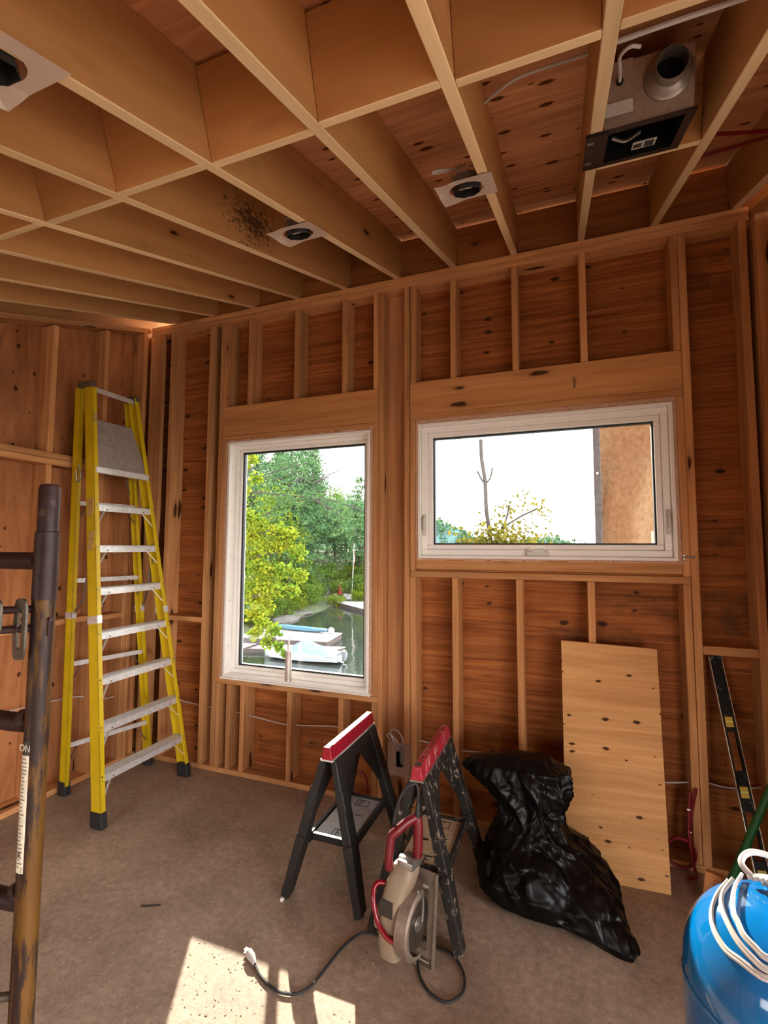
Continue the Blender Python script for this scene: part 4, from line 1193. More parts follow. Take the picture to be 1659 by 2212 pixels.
# worn instruction sticker curved round the post
def curved_patch(a0, a1, z0_, z1_, r):
    mb = MB(); vs = []; n = 8
    for k in range(n + 1):
        a = math.radians(a0 + (a1 - a0) * k / n)
        for z in (z0_, z1_): vs.append(Vector((PX + math.cos(a) * r, PY + math.sin(a) * r, z)))
    return mb.add(vs, [(2 * k, 2 * k + 2, 2 * k + 3, 2 * k + 1) for k in range(n)])
curved_patch(246, 298, sz(1.352), sz(1.49), .0219).build('instruction_sticker', STICK, sf)
curved_patch(246, 299, sz(1.482), sz(1.498), .0221).build('sticker_header', INK, sf)
mb = MB()
for k in range(30):
    z = sz(1.358 + k * .0041); a0 = 250 + rnd.uniform(0, 8); a1 = 292 - rnd.uniform(0, 24)
    mm_ = curved_patch(a0, a1, z, z + .0026, .0221); mb.add(mm_.v, mm_.f)
mb.build('sticker_lines', plain('grey_print', (.2, .16, .11), .7), sf)
def text_on_post(txt, ang, z, size, mt, nm):
    cu = bpy.data.curves.new(nm, 'FONT'); cu.body = txt; cu.size = size; cu.align_x = 'CENTER'; cu.align_y = 'CENTER'; cu.extrude = .0002
    tmp = bpy.data.objects.new(nm, cu); C.objects.link(tmp)
    dg = bpy.context.evaluated_depsgraph_get(); me = bpy.data.meshes.new_from_object(tmp.evaluated_get(dg))
    bpy.data.objects.remove(tmp); bpy.data.curves.remove(cu)
    a = math.radians(ang); pos = Vector((PX + math.cos(a) * .0226, PY + math.sin(a) * .0226, z))
    o = put(nm, me, mt, sf, pos, Euler((math.pi / 2, 0, a + math.pi / 2)))
text_on_post('ON', 272, sz(1.49), .019, STICK, 'sticker_text')
text_on_post('X', 272, sz(1.372), .017, INK, 'sticker_text')

# ------------------------------------------------------------------ caulk tube on the sill
cx, cy2 = -1.925, 3.115
ct = empty('caulk_tube', (cx, cy2, .742), 'open caulking cartridge with a white nozzle standing on the left window sill', 'caulk tube')
MB().lathe([(.001, .742), (.024, .742), (.024, .955), (.022, .958)], (cx, cy2, 0), 32).build('cartridge', CAULK, ct, smooth=True)
MB().lathe([(.0248, .742), (.0248, .756), (.024, .757)], (cx, cy2, 0), 32).build('end_ring', STEEL, ct, smooth=True)
MB().lathe([(.0245, .952), (.0245, .966), (.012, .968), (.0105, .985), (.0035, 1.06), (.001, 1.061)], (cx, cy2, 0), 28).build('nozzle', NOZ, ct, smooth=True)

# ------------------------------------------------------------------ electrical: outlet box, cables
jb = empty('outlet_box', (-1.06, 3.15, .23), 'open outlet box wrapped in clear poly boot beside the double stud', 'outlet box')
mb = MB()
bx0, bx1, bz0, bz1, by0, by1 = -1.078, -1.027, .275, .378, 3.1, 3.165
mb.box(bx0, bx0 + .002, by0, by1, bz0, bz1); mb.box(bx1 - .002, bx1, by0, by1, bz0, bz1); mb.box(bx0, bx1, by0, by1, bz0, bz0 + .002); mb.box(bx0, bx1, by0, by1, bz1 - .002, bz1); mb.box(bx0, bx1, by1 - .002, by1, bz0, bz1)
mb.build('metal_box', BLACKM, jb)
mb = MB(); ring(mb, -1.135, -.978, .222, .432, 3.088, 3.0895, .055); mb.build('poly_boot', FILM, jb)
mb = MB()
for k in range(4): 
    x = -1.062 + k * .008
    mb.tube(smooth_path([(x, 3.15, .37), (x + .004, 3.115, .35), (x + .012, 3.104, .31), (x + .006, 3.12, .285)]), .0018, 6)
mb.build('box_wires', WIRE, jb, smooth=True)
cable('cable_loop', [(-1.06, 3.12, .40), (-1.085, 3.11, .44), (-1.125, 3.105, .475), (-1.15, 3.12, .46), (-1.14, 3.14, .42)], .0045, WIRE, 'white cable looping out above the poly-wrapped outlet box', 'cable')
cable('cable_loop', [(-1.04, 3.105, .40), (-1.032, 3.1, .445), (-1.06, 3.095, .50), (-1.1, 3.098, .51), (-1.12, 3.105, .48), (-1.09, 3.1, .42), (-1.055, 3.1, .39)], .0045, WIRE, 'second white cable turn in front of the filler board above the outlet box', 'cable')
cable('wall_cable', [(-3.42, 1.9, .66), (-3.42, 2.414, .628), (-3.42, 2.63, .60), (-3.42, 2.818, .53), (-3.42, 3.05, .51)], .0045, WIRE, 'thin white cable strung through the studs of the left wall', 'cable')
cable('wall_cable', [(-3.1, 3.17, .49), (-2.95, 3.18, .46), (-2.7, 3.17, .45), (-2.45, 3.17, .44), (-2.27, 3.17, .428), (-2.042, 3.175, .406), (-1.863, 3.17, .413), (-1.56, 3.175, .443), (-1.49, 3.17, .42), (-1.3, 3.17, .42)], .0045, WIRE, 'white cable strung through the short studs below the left window', 'cable')
cable('wall_cable', [(-.97, 3.17, .44), (-.8, 3.175, .42), (-.648, 3.17, .412), (-.471, 3.17, .424), (-.2, 3.18, .4), (.15, 3.17, .41), (.4, 3.18, .40), (.502, 3.17, .412), (.614, 3.17, .432)], .0045, WIRE, 'white cable strung through the studs below the right window', 'cable')
cable('wall_cable', [(.69, 3.17, .445), (.8, 3.18, .43), (.944, 3.17, .46)], .0045, WIRE, 'short white cable crossing behind the spirit level', 'cable')
cable('red_cable', [(.69, 3.19, .455), (.74, 3.21, .425), (.84, 3.2, .42), (.944, 3.19, .47)], .005, REDC, 'short red cable crossing behind the spirit level', 'cable')
def red_loop(cx, cz, r, y, turns, sq=1.0):
    return [Vector((cx + r * sq * math.cos(t), y - .004 * t / 6.28, cz + r * math.sin(t))) for t in [k * 2 * math.pi / 14 for k in range(int(14 * turns) + 1)]]
cable('red_cable_coil', red_loop(-1.335, .125, .085, 3.085, 1.6, .7) + [Vector((-1.3, 3.07, .05)), Vector((-1.27, 3.06, .02))], .007, REDC, 'small red cable loop hanging at the bottom plate behind the left sawhorse', 'cable')
cable('red_cable_coil', [Vector((.625, 3.08, .44)), Vector((.60, 3.085, .3)), Vector((.585, 3.08, .16))] + red_loop(.54, .10, .075, 3.075, 1.8, .9), .008, REDC, 'red cable coil on the floor right of the plywood sheet', 'cable')
cable('red_cable', [Vector((.598, 3.09, .42)), Vector((.582, 3.07, .25)), Vector((.588, 3.05, .1)), Vector((.6, 3.04, .012)), Vector((.56, 3.02, .008))], .008, REDC, 'red cable drop running down the double stud beside the plywood sheet', 'cable')
mb = MB()
for z in (.33, .215): mb.box(.575, .592, 3.06, 3.066, z, z + .007)
o = mb.build('cable_staples', NOZ, origin=(.58, 3.06, .2)); o.parent = wall_front; o.location = Vector((.58, 3.06, .2))
# roof cables and pipes
cable('roof_cable', [rp(-.262, 1.83, .24), rp(-.19, 1.78, .245), rp(-.1, 1.75, .25), rp(.11, 1.75, .25)], .0055, WIRE, 'white cable curving between the rafters left of the exhaust fan', 'cable')
cable('roof_cable', [rp(.155, 1.5, .125), rp(.3, 1.485, .12), rp(.42, 1.475, .115), rp(.519, 1.465, .11)], .0075, WIRE, 'doubled white cable crossing in front of the exhaust fan collar', 'cable')
cable('roof_cable', [rp(.155, 1.52, .21), rp(.3, 1.50, .205), rp(.519, 1.49, .20)], .0055, WIRE, 'white cable above the doubled one, highest in the fan bay', 'cable')
cable('red_pipe', [Vector((.57, 2.26, 3.472)), Vector((.75, 2.34, 3.495)), Vector((.927, 2.42, 3.52))], .008, REDC, 'upper red pipe crossing the rafter bay at the far right', 'pipe')
cable('red_pipe', [Vector((.57, 2.47, 3.53)), Vector((.73, 2.47, 3.535)), Vector((.927, 2.48, 3.555))], .008, REDC, 'lower red pipe crossing the rafter bay at the far right', 'pipe')

# ------------------------------------------------------------------ exhaust fan housing
fn = empty('exhaust_fan', (.29, 1.88, 3.25), 'black exhaust fan housing with a round duct collar fixed between two rafters', 'exhaust fan')
y0f, y1f, x0f, x1f = 1.74, 2.02, .155, .43
mb = MB()
def fbox(x0_, x1_, ya, yb, n0, n1):
    mb.hexa([rp(x0_, ya, n0), rp(x1_, ya, n0), rp(x1_, yb, n0), rp(x0_, yb, n0)], [rp(x0_, ya, n1), rp(x1_, ya, n1), rp(x1_, yb, n1), rp(x0_, yb, n1)])
fbox(x0f, x1f, y0f, y0f + .003, 0, .19); fbox(x0f, x1f, y1f - .003, y1f, 0, .19); fbox(x0f, x0f + .003, y0f, y1f, 0, .19); fbox(x1f - .003, x1f, y0f, y1f, 0, .19); fbox(x0f, x1f, y0f, y1f, .187, .19)
mb.build('fan_housing', GALV, fn)
mb = MB(); fbox(.1, x0f + .02, y0f - .012, y1f + .008, -.004, -.001); fbox(x1f - .02, x1f + .01, y0f - .012, y1f + .008, -.004, -.001); fbox(.1, x1f + .01, y0f - .012, y0f + .02, -.004, -.001); fbox(.1, x1f + .01, y1f - .02, y1f + .008, -.004, -.001)
mb.build('mounting_flange', plain('brown_black_flange', (.03, .02, .017), .4, .3), fn)
mb = MB(); fbox(x0f + .004, x1f - .004, y0f + .004, y1f - .004, .09, .094); mb.build('inner_plate', BLACKM, fn)
mb = MB(); fbox(x0f + .004, x1f - .004, y1f - .008, y1f - .004, .002, .09); fbox(x1f - .008, x1f - .004, y0f + .004, y1f - .008, .002, .09); fbox(x0f + .004, x0f + .008, y0f + .004, y1f - .008, .002, .09); fbox(x0f + .008, x1f - .008, y0f + .004, y0f + .008, .002, .09); mb.build('inner_liner', BLACKM, fn)
mb = MB(); fbox(.133 + .14, .133 + .22, 1.925, 1.985, .012, .014); cd = mb.build('spec_label', CARD, fn)
mb = MB(); fbox(.278, .305, 1.94, 1.97, .0105, .0115); fbox(.315, .345, 1.933, 1.978, .0105, .0115); mb.build('label_print', INK, cd)
mb = MB(); mb.tube(smooth_path([rp(.2, 1.93, .05), rp(.25, 1.96, .04), rp(.3, 1.94, .05)]), .006, 8); mb.build('blower_ring', STEEL, fn, smooth=True)
ax = Vector((0, -CT, -ST))
cpos = rp(.352, 1.739, .115)
MB().lathe([(.074, .001), (.073, .006), (.064, .012), (.06, .02), (.048, .026), (.046, .03), (.046, .07), (.0445, .07), (.0445, .0), (.001, .0)], cpos, 40, axis=ax).build('duct_collar', plain('collar_metal', (.3, .27, .24), .38, .75, var=.1), fn, smooth=True)
MB().lathe([(.044, .004), (.001, .004)], cpos, 32, axis=ax).build('damper_flap', BLACKM, fn)
mb = MB(); mb.hexa([rp(.158, 1.737, .05), rp(.245, 1.737, .05), rp(.245, 1.72, .05), rp(.158, 1.72, .05)], [rp(.158, 1.737, .185), rp(.245, 1.737, .185), rp(.245, 1.72, .185), rp(.158, 1.72, .185)]); mb.build('wiring_cover', GALV, fn)
MB().cyl(rp(.205, 1.721, .125), rp(.205, 1.712, .125), .011, 16).build('cable_grommet', BLACKM, fn)
mb = MB(); fbox(.158, .245, 1.715, 1.718, .03, .068); mb.build('paper_tag', CARD, fn)
cable('fan_cable', [rp(.205, 1.715, .125), rp(.2, 1.66, .13), rp(.19, 1.58, .12), rp(.195, 1.53, .11), rp(.215, 1.515, .11), rp(.24, 1.53, .11)], .0055, WIRE, '', parent=fn)
mb = MB()
for yy in (y0f + .05, y1f - .06): mb.hexa([rp(.108, yy, -.0052), rp(.128, yy, -.0052), rp(.128, yy + .012, -.0052), rp(.108, yy + .012, -.0052)], [rp(.108, yy, -.004), rp(.128, yy, -.004), rp(.128, yy + .012, -.004), rp(.108, yy + .012, -.004)])
mb.build('flange_screws', STEEL, fn)

# ------------------------------------------------------------------ round ceiling light boxes in poly vapour hats
def light_box(xr, yc, label, tint, xo=-.075):
    """xr = side face of the rafter it hangs on"""
    x = xr + xo; c = rp(x, yc, 0)
    t = empty('ceiling_light_box', c, label, 'light box', 'ceiling light boxes')
    nrm = Vector((0, -ST, CT)); uy = Vector((0, CT, ST)); ux = Vector((1, 0, 0))
    n = 8
    def octv(r, h): return [c + ux * math.cos(math.pi / 8 + k * math.pi / 4) * r + uy * math.sin(math.pi / 8 + k * math.pi / 4) * r + nrm * h for k in range(n)]
    a, b_, i_, j_ = octv(.058, -.016), octv(.058, .045), octv(.0555, -.016), octv(.0555, .042)
    vs = a + b_ + i_ + j_
    fs = [(k, (k + 1) % n, n + (k + 1) % n, n + k) for k in range(n)] + [(2 * n + k, 3 * n + k, 3 * n + (k + 1) % n, 2 * n + (k + 1) % n) for k in range(n)] + [(k, 2 * n + k, 2 * n + (k + 1) % n, (k + 1) % n) for k in range(n)] + [tuple(range(n, 2 * n)), tuple(range(3 * n, 4 * n))]
    MB().add(vs, fs).build('octagon_box', plain('dark_box_metal_' + tint, (.05, .045, .045), .35, .7), t)
    # square poly skirt with a round hole, sagging at the free corner
    N = 24; o_, q_ = [], []
    for k in range(N):
        an = 2 * math.pi * k / N
        cx3, sx3 = math.cos(an), math.sin(an); m_ = max(abs(cx3), abs(sx3))
        ox = .115 * cx3 / m_; oy = .112 * sx3 / m_
        sag = -.004 - .012 * (cx3 < -.3) * abs(cx3) * (1 + .5 * math.sin(an * 3))
        if ox > .06: sag = -.004
        o_.append(c + ux * ox + uy * oy + nrm * sag)
        q_.append(c + (ux * cx3 + uy * sx3) * .072 + nrm * -.003)
    MB().add(o_ + q_, [(k, (k + 1) % N, N + (k + 1) % N, N + k) for k in range(N)]).build('poly_skirt', POLY, t, fix=False)
    pr_ = [(.072, -.003), (.07, .02), (.066, .06), (.05, .078), (.001, .08)]
    MB().lathe(pr_, c, 20, axis=nrm).build('poly_hat', FILM, t, smooth=True)
    mb = MB()
    pth = [c + ux * .02 + nrm * .03 + uy * .02, c + ux * -.015 + nrm * .005 + uy * .01, c + ux * -.03 - nrm * .001 - uy * .005, c + ux * -.01 - nrm * .006 - uy * .02, c + ux * .02 - nrm * .002 - uy * .005, c + ux * .03 + nrm * .01 + uy * .01]
    mb.tube(smooth_path(pth), .0024, 6); mb.build('lamp_wires', WIRE, t, smooth=True)
    mb = MB().tube(smooth_path([c + ux * -.035 + nrm * .012 + uy * -.02, c + ux * -.01 + nrm * .004 + uy * -.025, c + ux * .02 + nrm * .002 + uy * -.02]), .005, 6)
    mb.build('wire_nut', BLUEW if tint != 'plain' else INK, t, smooth=True)
    mb = MB()
    mb.tube(smooth_path([c + ux * -.02 + nrm * .078, c + ux * -.1 + nrm * .07 + uy * -.06, c + ux * -.12 + nrm * .06 + uy * -.08, c + ux * -.11 + nrm * .065 + uy * -.05, c + ux * .0 + nrm * .09 + uy * .01]) if tint == 'plain' else smooth_path([c + ux * -.01 + nrm * .078, c + ux * -.02 + nrm * .12 - uy * .05, c + ux * .01 + nrm * .2 - uy * .06]), .005, 8)
    if tint != 'near': mb.build('supply_cable', WIRE, t, smooth=True)
    return t
light_box(RX[7] - .02, 1.905, 'round light box with poly hat between the two rafters left of the exhaust fan', 'plain', -.06)
light_box(RX[5] - .02, 1.91, 'round light box with blue wire nut, in the middle of the ceiling', 'blue', -.06)
light_box(RX[5] - .02, .605, 'round light box in poly skirt at the upper left corner, nearest the camera', 'near', -.055)

# ------------------------------------------------------------------ crumbs on the floor
mb = MB()
for k in range(700):
    if k < 420: x, y = rnd.gauss(-1.35, .3), rnd.gauss(1.7, .35)
    else: x, y = rnd.uniform(-2.6, .3), rnd.uniform(1.2, 2.9)
    s_ = rnd.uniform(.0008, .0024); a = rnd.random() * 6.28
    u_ = Vector((math.cos(a), math.sin(a), 0)) * s_ * rnd.uniform(1, 2.6); v_ = Vector((-math.sin(a), math.cos(a), 0)) * s_
    p = Vector((x, y, .0004)); h = Vector((0, 0, s_ * .8))
    q = [p - u_ - v_, p + u_ - v_, p + u_ + v_, p - u_ + v_]
    mb.hexa(q, [v + h for v in q])
o = mb.build('sawdust', plain('sawdust_crumbs', (.34, .26, .19), .9, var=.4, vscale=40), origin=(-1.2, 1.8, 0), fix=False)
tag(o, 'crumbs of sawdust and grit strewn over the concrete floor', 'sawdust', kind='stuff')
mb = MB().beam((-1.94, 1.86, .003), (-1.86, 1.90, .003), .006, .004); o = mb.build('wood_splinter', BARK, origin=(-1.9, 1.88, 0)); tag(o, 'dark splinter on the floor just left of the sunlit patch', 'splinter')
mb = MB().hexa([Vector((-1.342, 2.13, .0005)), Vector((-1.325, 2.125, .0005)), Vector((-1.325, 2.145, .0005)), Vector((-1.34, 2.15, .0005))], [Vector((-1.338, 2.132, .014)), Vector((-1.328, 2.13, .016)), Vector((-1.328, 2.143, .014)), Vector((-1.336, 2.145, .013))])
o = mb.build('plaster_chip', NOZ, origin=(-1.335, 2.138, 0)); tag(o, 'pale chip beside the near left foot of the left sawhorse', 'chip')

# ================================================================== outside
LAKE = -6.8
def shore_d(x, y):
    wob = 1.2 * noise.noise(Vector((x * .12, y * .12, 0)))
    dl = -31.2 - x + wob if y > 38 else -27.6 - x + wob + (38 - y) * .1
    if 38 < y < 46: dl += (46 - y) * .32
    df = min(y - 63.5, (-22 + (y - 63.5) * .4) - x) + wob
    dn = min(-6.5 - x, 24 - y - (x + 20) * .2) * .8
    return max(dl, df, dn)
def land_z(x, y):
    d = shore_d(x, y)
    if d < 0: return LAKE + max(-3, d * .5)
    lim = 9.0 if y > 30 else 2.2
    return LAKE + lim * (1 - math.exp(-d * .5 / lim)) + .5 * noise.noise(Vector((x * .3, y * .3, 3)))
vs, fs = [], []
GX, GY = 64, 74
for j in range(GY):
    for i in range(GX):
        x, y = -130 + i * 2.0, 6 + j * 2.0
        vs.append(Vector((x, y, land_z(x, y))))
for j in range(GY - 1):
    for i in range(GX - 1):
        fs.append((j * GX + i, j * GX + i + 1, (j + 1) * GX + i + 1, (j + 1) * GX + i))
o = MB().add(vs, fs).build('terrain', LAND, smooth=True); struct(o)
o = MB().add([(-500, 6, LAKE), (500, 6, LAKE), (500, 600, LAKE), (-500, 600, LAKE)], [(0, 1, 2, 3)]).build('lake', WATER); struct(o)
o = MB().add([(-30, -40, -.25), (30, -40, -.25), (30, 3.3, -.25), (-30, 3.3, -.25)], [(0, 1, 2, 3)]).build('ground', GROUND); struct(o)  # unseen ground, added to bounce light into the room
# wooded ridge far across the lake
def ridge(x):
    P = [(-300, 40), (-120, 30), (-75, 21), (-64, 16.6), (-54, 12.4), (-44, 6.5), (-34, 4.6), (-24, 4.6), (-12, 6.8), (-4, 7.2), (9, 2.8), (40, 1.5), (200, 5)]
    for (xa, za), (xb, zb_) in zip(P, P[1:]):
        if x <= xb: return za + (zb_ - za) * (x - xa) / (xb - xa)
    return P[-1][1]
vs, fs = [], []
NX = 130
for i in range(NX):
    x = -300 + i * 500 / (NX - 1)
    h = ridge(x)
    for yy, zz in ((232, LAKE - 1), (240, LAKE + (h - LAKE) * .55), (250, h - 1.2), (275, h - 1.5), (320, LAKE - 1)): vs.append(Vector((x, yy, zz)))
for i in range(NX - 1):
    for k in range(4): fs.append((i * 5 + k, i * 5 + k + 1, i * 5 + 6 + k, i * 5 + 5 + k))
struct(MB().add(vs, fs).build('hills', HILLM, smooth=True))

def leaf_quads(vs, fs, p, size, rg, flat=.5, asp=.7):
    n_ = Vector((rg.gauss(0, 1), rg.gauss(0, 1), rg.gauss(0, 1) + flat)).normalized()
    a = n_.orthogonal().normalized(); a.rotate(Matrix.Rotation(rg.random() * 6.28, 3, n_)); b = n_.cross(a)
    s1, s2 = size * rg.uniform(.6, 1.2) / 2, size * asp * rg.uniform(.6, 1.2) / 2
    k = len(vs)
    vs += [p - a * s1, p - b * s2 + n_ * s1 * .15, p + a * s1, p + b * s2 + n_ * s1 * .15]
    fs.append((k, k + 1, k + 2, k + 3))

def mesh_of(name, vs, fs, mt):
    me = bpy.data.meshes.new(name); me.from_pydata([tuple(v) for v in vs], [], fs); me.materials.append(mt); return me

# band of far treetops
rg = random.Random(3)
vs, fs = [], []
for k in range(900):
    x = rg.uniform(-140, 40); yy = rg.uniform(238, 256)
    h = ridge(x); top = h * (1 if yy > 247 else rg.uniform(.3, 1)) + rg.uniform(-1.5, 1.6)
    hh = rg.uniform(3, 6); 
    for q in range(26):
        t = rg.random(); r_ = (1 - t) * 1.7 + .15
        leaf_quads(vs, fs, Vector((x + rg.gauss(0, .5) * r_, yy + rg.gauss(0, .5) * r_, top - hh + hh * t)), 1.1, rg)
o = put('far_treeline', mesh_of('far_treeline', vs, fs, LEAF_PINE), None); tag(o, 'hazy wooded shore far across the lake, low in the right window', 'treeline', kind='stuff')

# ------------------------------------------------------------------ trees of the near bank
def pine_mesh(seed, h, dens=1.0):
    rg = random.Random(seed); vs, fs = [], []
    z = h * .18
    while z < h:
        t = z / h; L_b = (1 - t) ** .8 * h * .30 + .25
        for k in range(rg.randint(4, 6)):
            a = rg.random() * 6.28; ln = L_b * rg.uniform(.5, 1.15)
            m_ = max(2, int(ln * 2.6 * dens))
            for j in range(m_):
                f = (j + .7) / m_; r_ = ln * f
                p = Vector((math.cos(a) * r_, math.sin(a) * r_, z + .22 * r_ * (.4 - f) + rg.gauss(0, .1)))
                for q in range(7):
                    leaf_quads(vs, fs, p + Vector((rg.gauss(0, .26), rg.gauss(0, .26), rg.gauss(0, .1))), .42, rg, 1.2, .45)
        z += h * .042 * rg.uniform(.8, 1.2)
    return mesh_of('crown', vs, fs, LEAF_PINE)
def leafy_mesh(seed, h, w_, mt, size=.34, n=42, per=70):
    rg = random.Random(seed); vs, fs = [], []
    for k in range(n):
        a = rg.random() * 6.28; u_ = rg.uniform(-1, 1); rr = (1 - u_ * u_) ** .5 * rg.uniform(.35, 1)
        c_ = Vector((math.cos(a) * rr * w_ / 2, math.sin(a) * rr * w_ / 2, h * (.56 + .38 * u_)))
        br = w_ * rg.uniform(.1, .19)
        for q in range(per):
            d_ = Vector((rg.gauss(0, 1), rg.gauss(0, 1), rg.gauss(0, .7)))
            d_ = d_.normalized() * br * rg.uniform(.6, 1.05)
            leaf_quads(vs, fs, c_ + d_, size, rg, .8)
    return mesh_of('crown', vs, fs, mt)
def trunk_mb(h, r, seed, forks=0):
    rg = random.Random(seed)
    pts = [Vector((rg.gauss(0, .05) * k, rg.gauss(0, .05) * k, h * k / 6 - (.5 if k == 0 else 0))) for k in range(7)]
    mb = MB().tube(pts, r, 8, radii=[r * (1.15 - .155 * k) for k in range(7)])
    for f in range(forks):
        a = rg.random() * 6.28; z0_ = h * rg.uniform(.3, .75); ln = h * rg.uniform(.18, .32)
        p = Vector((0, 0, z0_)); e = Vector((math.cos(a) * ln, math.sin(a) * ln, z0_ + ln * rg.uniform(.1, .6)))
        mb.tube([p, (p + e) / 2 + Vector((0, 0, .1)), e], r * .3, 6, radii=[r * .4, r * .28, r * .1])
    return mb
protos = {}
def tree(kind, x, y, h, label, group, seed):
    key = (kind, seed)
    base = Vector((x, y, land_z(x, y) - .2))
    if key not in protos:
        nm = {'pine': 'pine_tree', 'leafy': 'leafy_tree', 'bush': 'bush'}[kind]
        t = empty(nm, (0, 0, 0), label, {'pine': 'tree', 'leafy': 'tree', 'bush': 'bush'}[kind], group)
        if kind == 'pine':
            put('crown', pine_mesh(seed, 14), None, t); trunk_mb(13.2, .2, seed, 10).build('trunk', BARK, t, smooth=True)
        elif kind == 'leafy':
            put('crown', leafy_mesh(seed, 11, 8.5, LEAF_GREEN if seed % 2 else LEAF_MAPLE), None, t); trunk_mb(9, .2, seed, 6).build('trunk', BARK, t, smooth=True)
        else:
            put('crown', leafy_mesh(seed, 2.8, 4.2, LEAF_GREEN if seed % 3 else LEAF_MAPLE, .26, 26, 60), None, t); trunk_mb(1.8, .06, seed, 4).build('trunk', BARK, t, smooth=True)
        protos[key] = t
    else:
        t = dup(protos[key], (0, 0, 0), rnd.random() * 6.28, label, group)
    t.location = base
    s_ = h / {'pine': 14, 'leafy': 11, 'bush': 2.8}[kind]
    t.scale = (s_, s_, s_)
    WO[t] = base
    return t
def sky_tan(r):
    P = [(-.8, .245), (-.60, .25), (-.56, .235), (-.53, .19), (-.505, .12), (-.47, .10), (-.40, .085)]
    for (ra, ta), (rb, tb_) in zip(P, P[1:]):
        if r <= rb: return ta + (tb_ - ta) * (r - ra) / (rb - ra)
    return .07
rg = random.Random(21)
n_p = 0
spots = [(-.76, 60), (-.72, 66), (-.69, 72), (-.66, 58), (-.63, 70), (-.60, 78), (-.585, 66), (-.56, 76), (-.74, 84), (-.70, 92), (-.66, 88), (-.62, 96), (-.58, 90), (-.545, 84), (-.52, 92), (-.50, 80), (-.485, 98), (-.46, 88), (-.435, 96), (-.62, 54), (-.68, 50), (-.56, 100), (-.47, 78), (-.41, 90), (-.42, 76)]
for i, (r, y) in enumerate(spots):
    x = r * y
    top = 1.725 + math.hypot(x, y) * sky_tan(r) * rg.uniform(.80, 1.0)
    h = max(5.5, top - land_z(x, y))
    if i % 3 == 2:
        tree('leafy', x, y, min(h, 15), 'rounded leafy tree among the pines on the far bank, in the left window', 'leafy trees on the far bank', 10 + (i // 3) % 3)
    else:
        tree('pine', x, y, h, 'blue-green pine on the wooded far bank, in the left window', 'pines on the far bank', 30 + i % 3)
o = tree('pine', -30.9, 70.5, 17.0, 'tall slender pine standing clear against the sky at the right edge of the left window', None, 77)
for i, (x, y, h) in enumerate([(-33, 45, 3.2), (-33.5, 49, 3.6), (-34.5, 53, 3.8), (-35, 57.5, 4.2), (-37, 61.5, 4.0), (-31.6, 41.5, 2.6), (-38, 47, 4.5), (-39, 55, 5.0), (-32.5, 66.5, 2.4), (-29.5, 68, 2.6), (-27, 70, 2.6), (-35, 69, 3.4), (-31.5, 73, 3.4), (-42, 63, 5), (-40, 67, 4.2), (-34.2, 60.5, 2.6), (-26.5, 74, 3.5), (-36.5, 51, 4), (-30.5, 38.5, 2.6), (-32, 43.2, 3), (-31.8, 39.8, 3.4), (-33.2, 47, 3), (-34, 51, 3.2), (-33.6, 55.5, 3.4), (-35.6, 59, 3.4), (-29, 66.8, 1.8), (-28, 68.5, 2.2), (-25, 71, 2.8), (-33, 71, 3), (-36.5, 64.5, 3.4), (-29.6, 71, 3), (-31.9, 45.6, 2), (-32, 48.4, 2.2), (-31.8, 50.6, 1.9), (-32.2, 53.4, 2.3), (-31.9, 56.2, 2.1), (-32.4, 58.8, 2.4), (-31.2, 62.8, 2), (-33.4, 58, 2.8), (-32.9, 50, 2.6), (-33, 54.6, 2.8), (-30.9, 42.6, 2), (-34.4, 63.2, 2.6), (-28.8, 65.3, 1.6), (-27, 66.2, 1.8), (-33.5, 40.5, 4.5), (-35.5, 44, 5)]):
    tree('bush', x, y, h, 'green bush on the bank between the pines and the water, in the left window', 'bushes on the far bank', 50 + i % 3)

# the maple beside the house: only its outer boughs reach into the window
mp = empty('maple_tree', (-9.9, 10.6, land_z(-9.9, 10.6)), 'bright yellow-green maple whose leaves fill the left edge of the left window', 'tree')
rg = random.Random(5); vs, fs = [], []
blobs = [(-8.2, 11, 4.15, .3), (-8.0, 11.1, 3.6, .2), (-8.35, 11, 3.3, .2), (-8.1, 11, 2.5, .26), (-7.75, 11, 2.35, .24), (-7.35, 11.2, 2.12, .27), (-6.95, 11.2, 2.02, .24), (-7.15, 11.1, 1.75, .28), (-6.75, 11.3, 1.55, .24), (-7.95, 11, 2.0, .26), (-7.6, 11, 1.7, .28), (-8.05, 11, 1.5, .26), (-7.8, 11, 1.15, .3), (-7.4, 11, 1.1, .28), (-7.0, 11.1, 1.05, .24), (-6.62, 11.2, .95, .2), (-7.9, 11, .75, .32), (-7.5, 11, .6, .3), (-7.1, 11, .55, .22), (-6.75, 11.1, .55, .18), (-7.85, 11, .3, .26), (-7.5, 11, .15, .22), (-7.95, 11, -.1, .2), (-7.6, 11, -.35, .24), (-7.25, 11, -.5, .22), (-7.45, 11, -.8, .2), (-7.1, 11, -.9, .14), (-7.85, 11, -.6, .18), (-6.9, 11, -1.05, .12), (-9, 10.6, 3.5, .6), (-9.3, 11, 2, .8), (-9.3, 11, .8, .7), (-9.6, 10.2, 4.2, .6)]
for (x, y, z, r_) in blobs:
    for q in range(int(1500 * r_ ** 1.6) + 30):
        d_ = Vector((rg.gauss(0, 1), rg.gauss(0, 1), rg.gauss(0, .8))).normalized() * r_ * rg.uniform(.3, 1.1)
        leaf_quads(vs, fs, Vector((x, y, z)) + d_ - WO[mp], .115, rg, .9, .85)
put('foliage', mesh_of('foliage', vs, fs, LEAF_MAPLE), None, mp)
tz = WO[mp].z
mb = MB().tube([(-9.9, 10.6, tz - .4), (-9.85, 10.6, 0), (-9.8, 10.7, 2.2), (-9.5, 10.7, 4.2)], .14, 10, radii=[.17, .14, .11, .05])
mb.build('trunk', BARK, mp, smooth=True)
mb = MB()
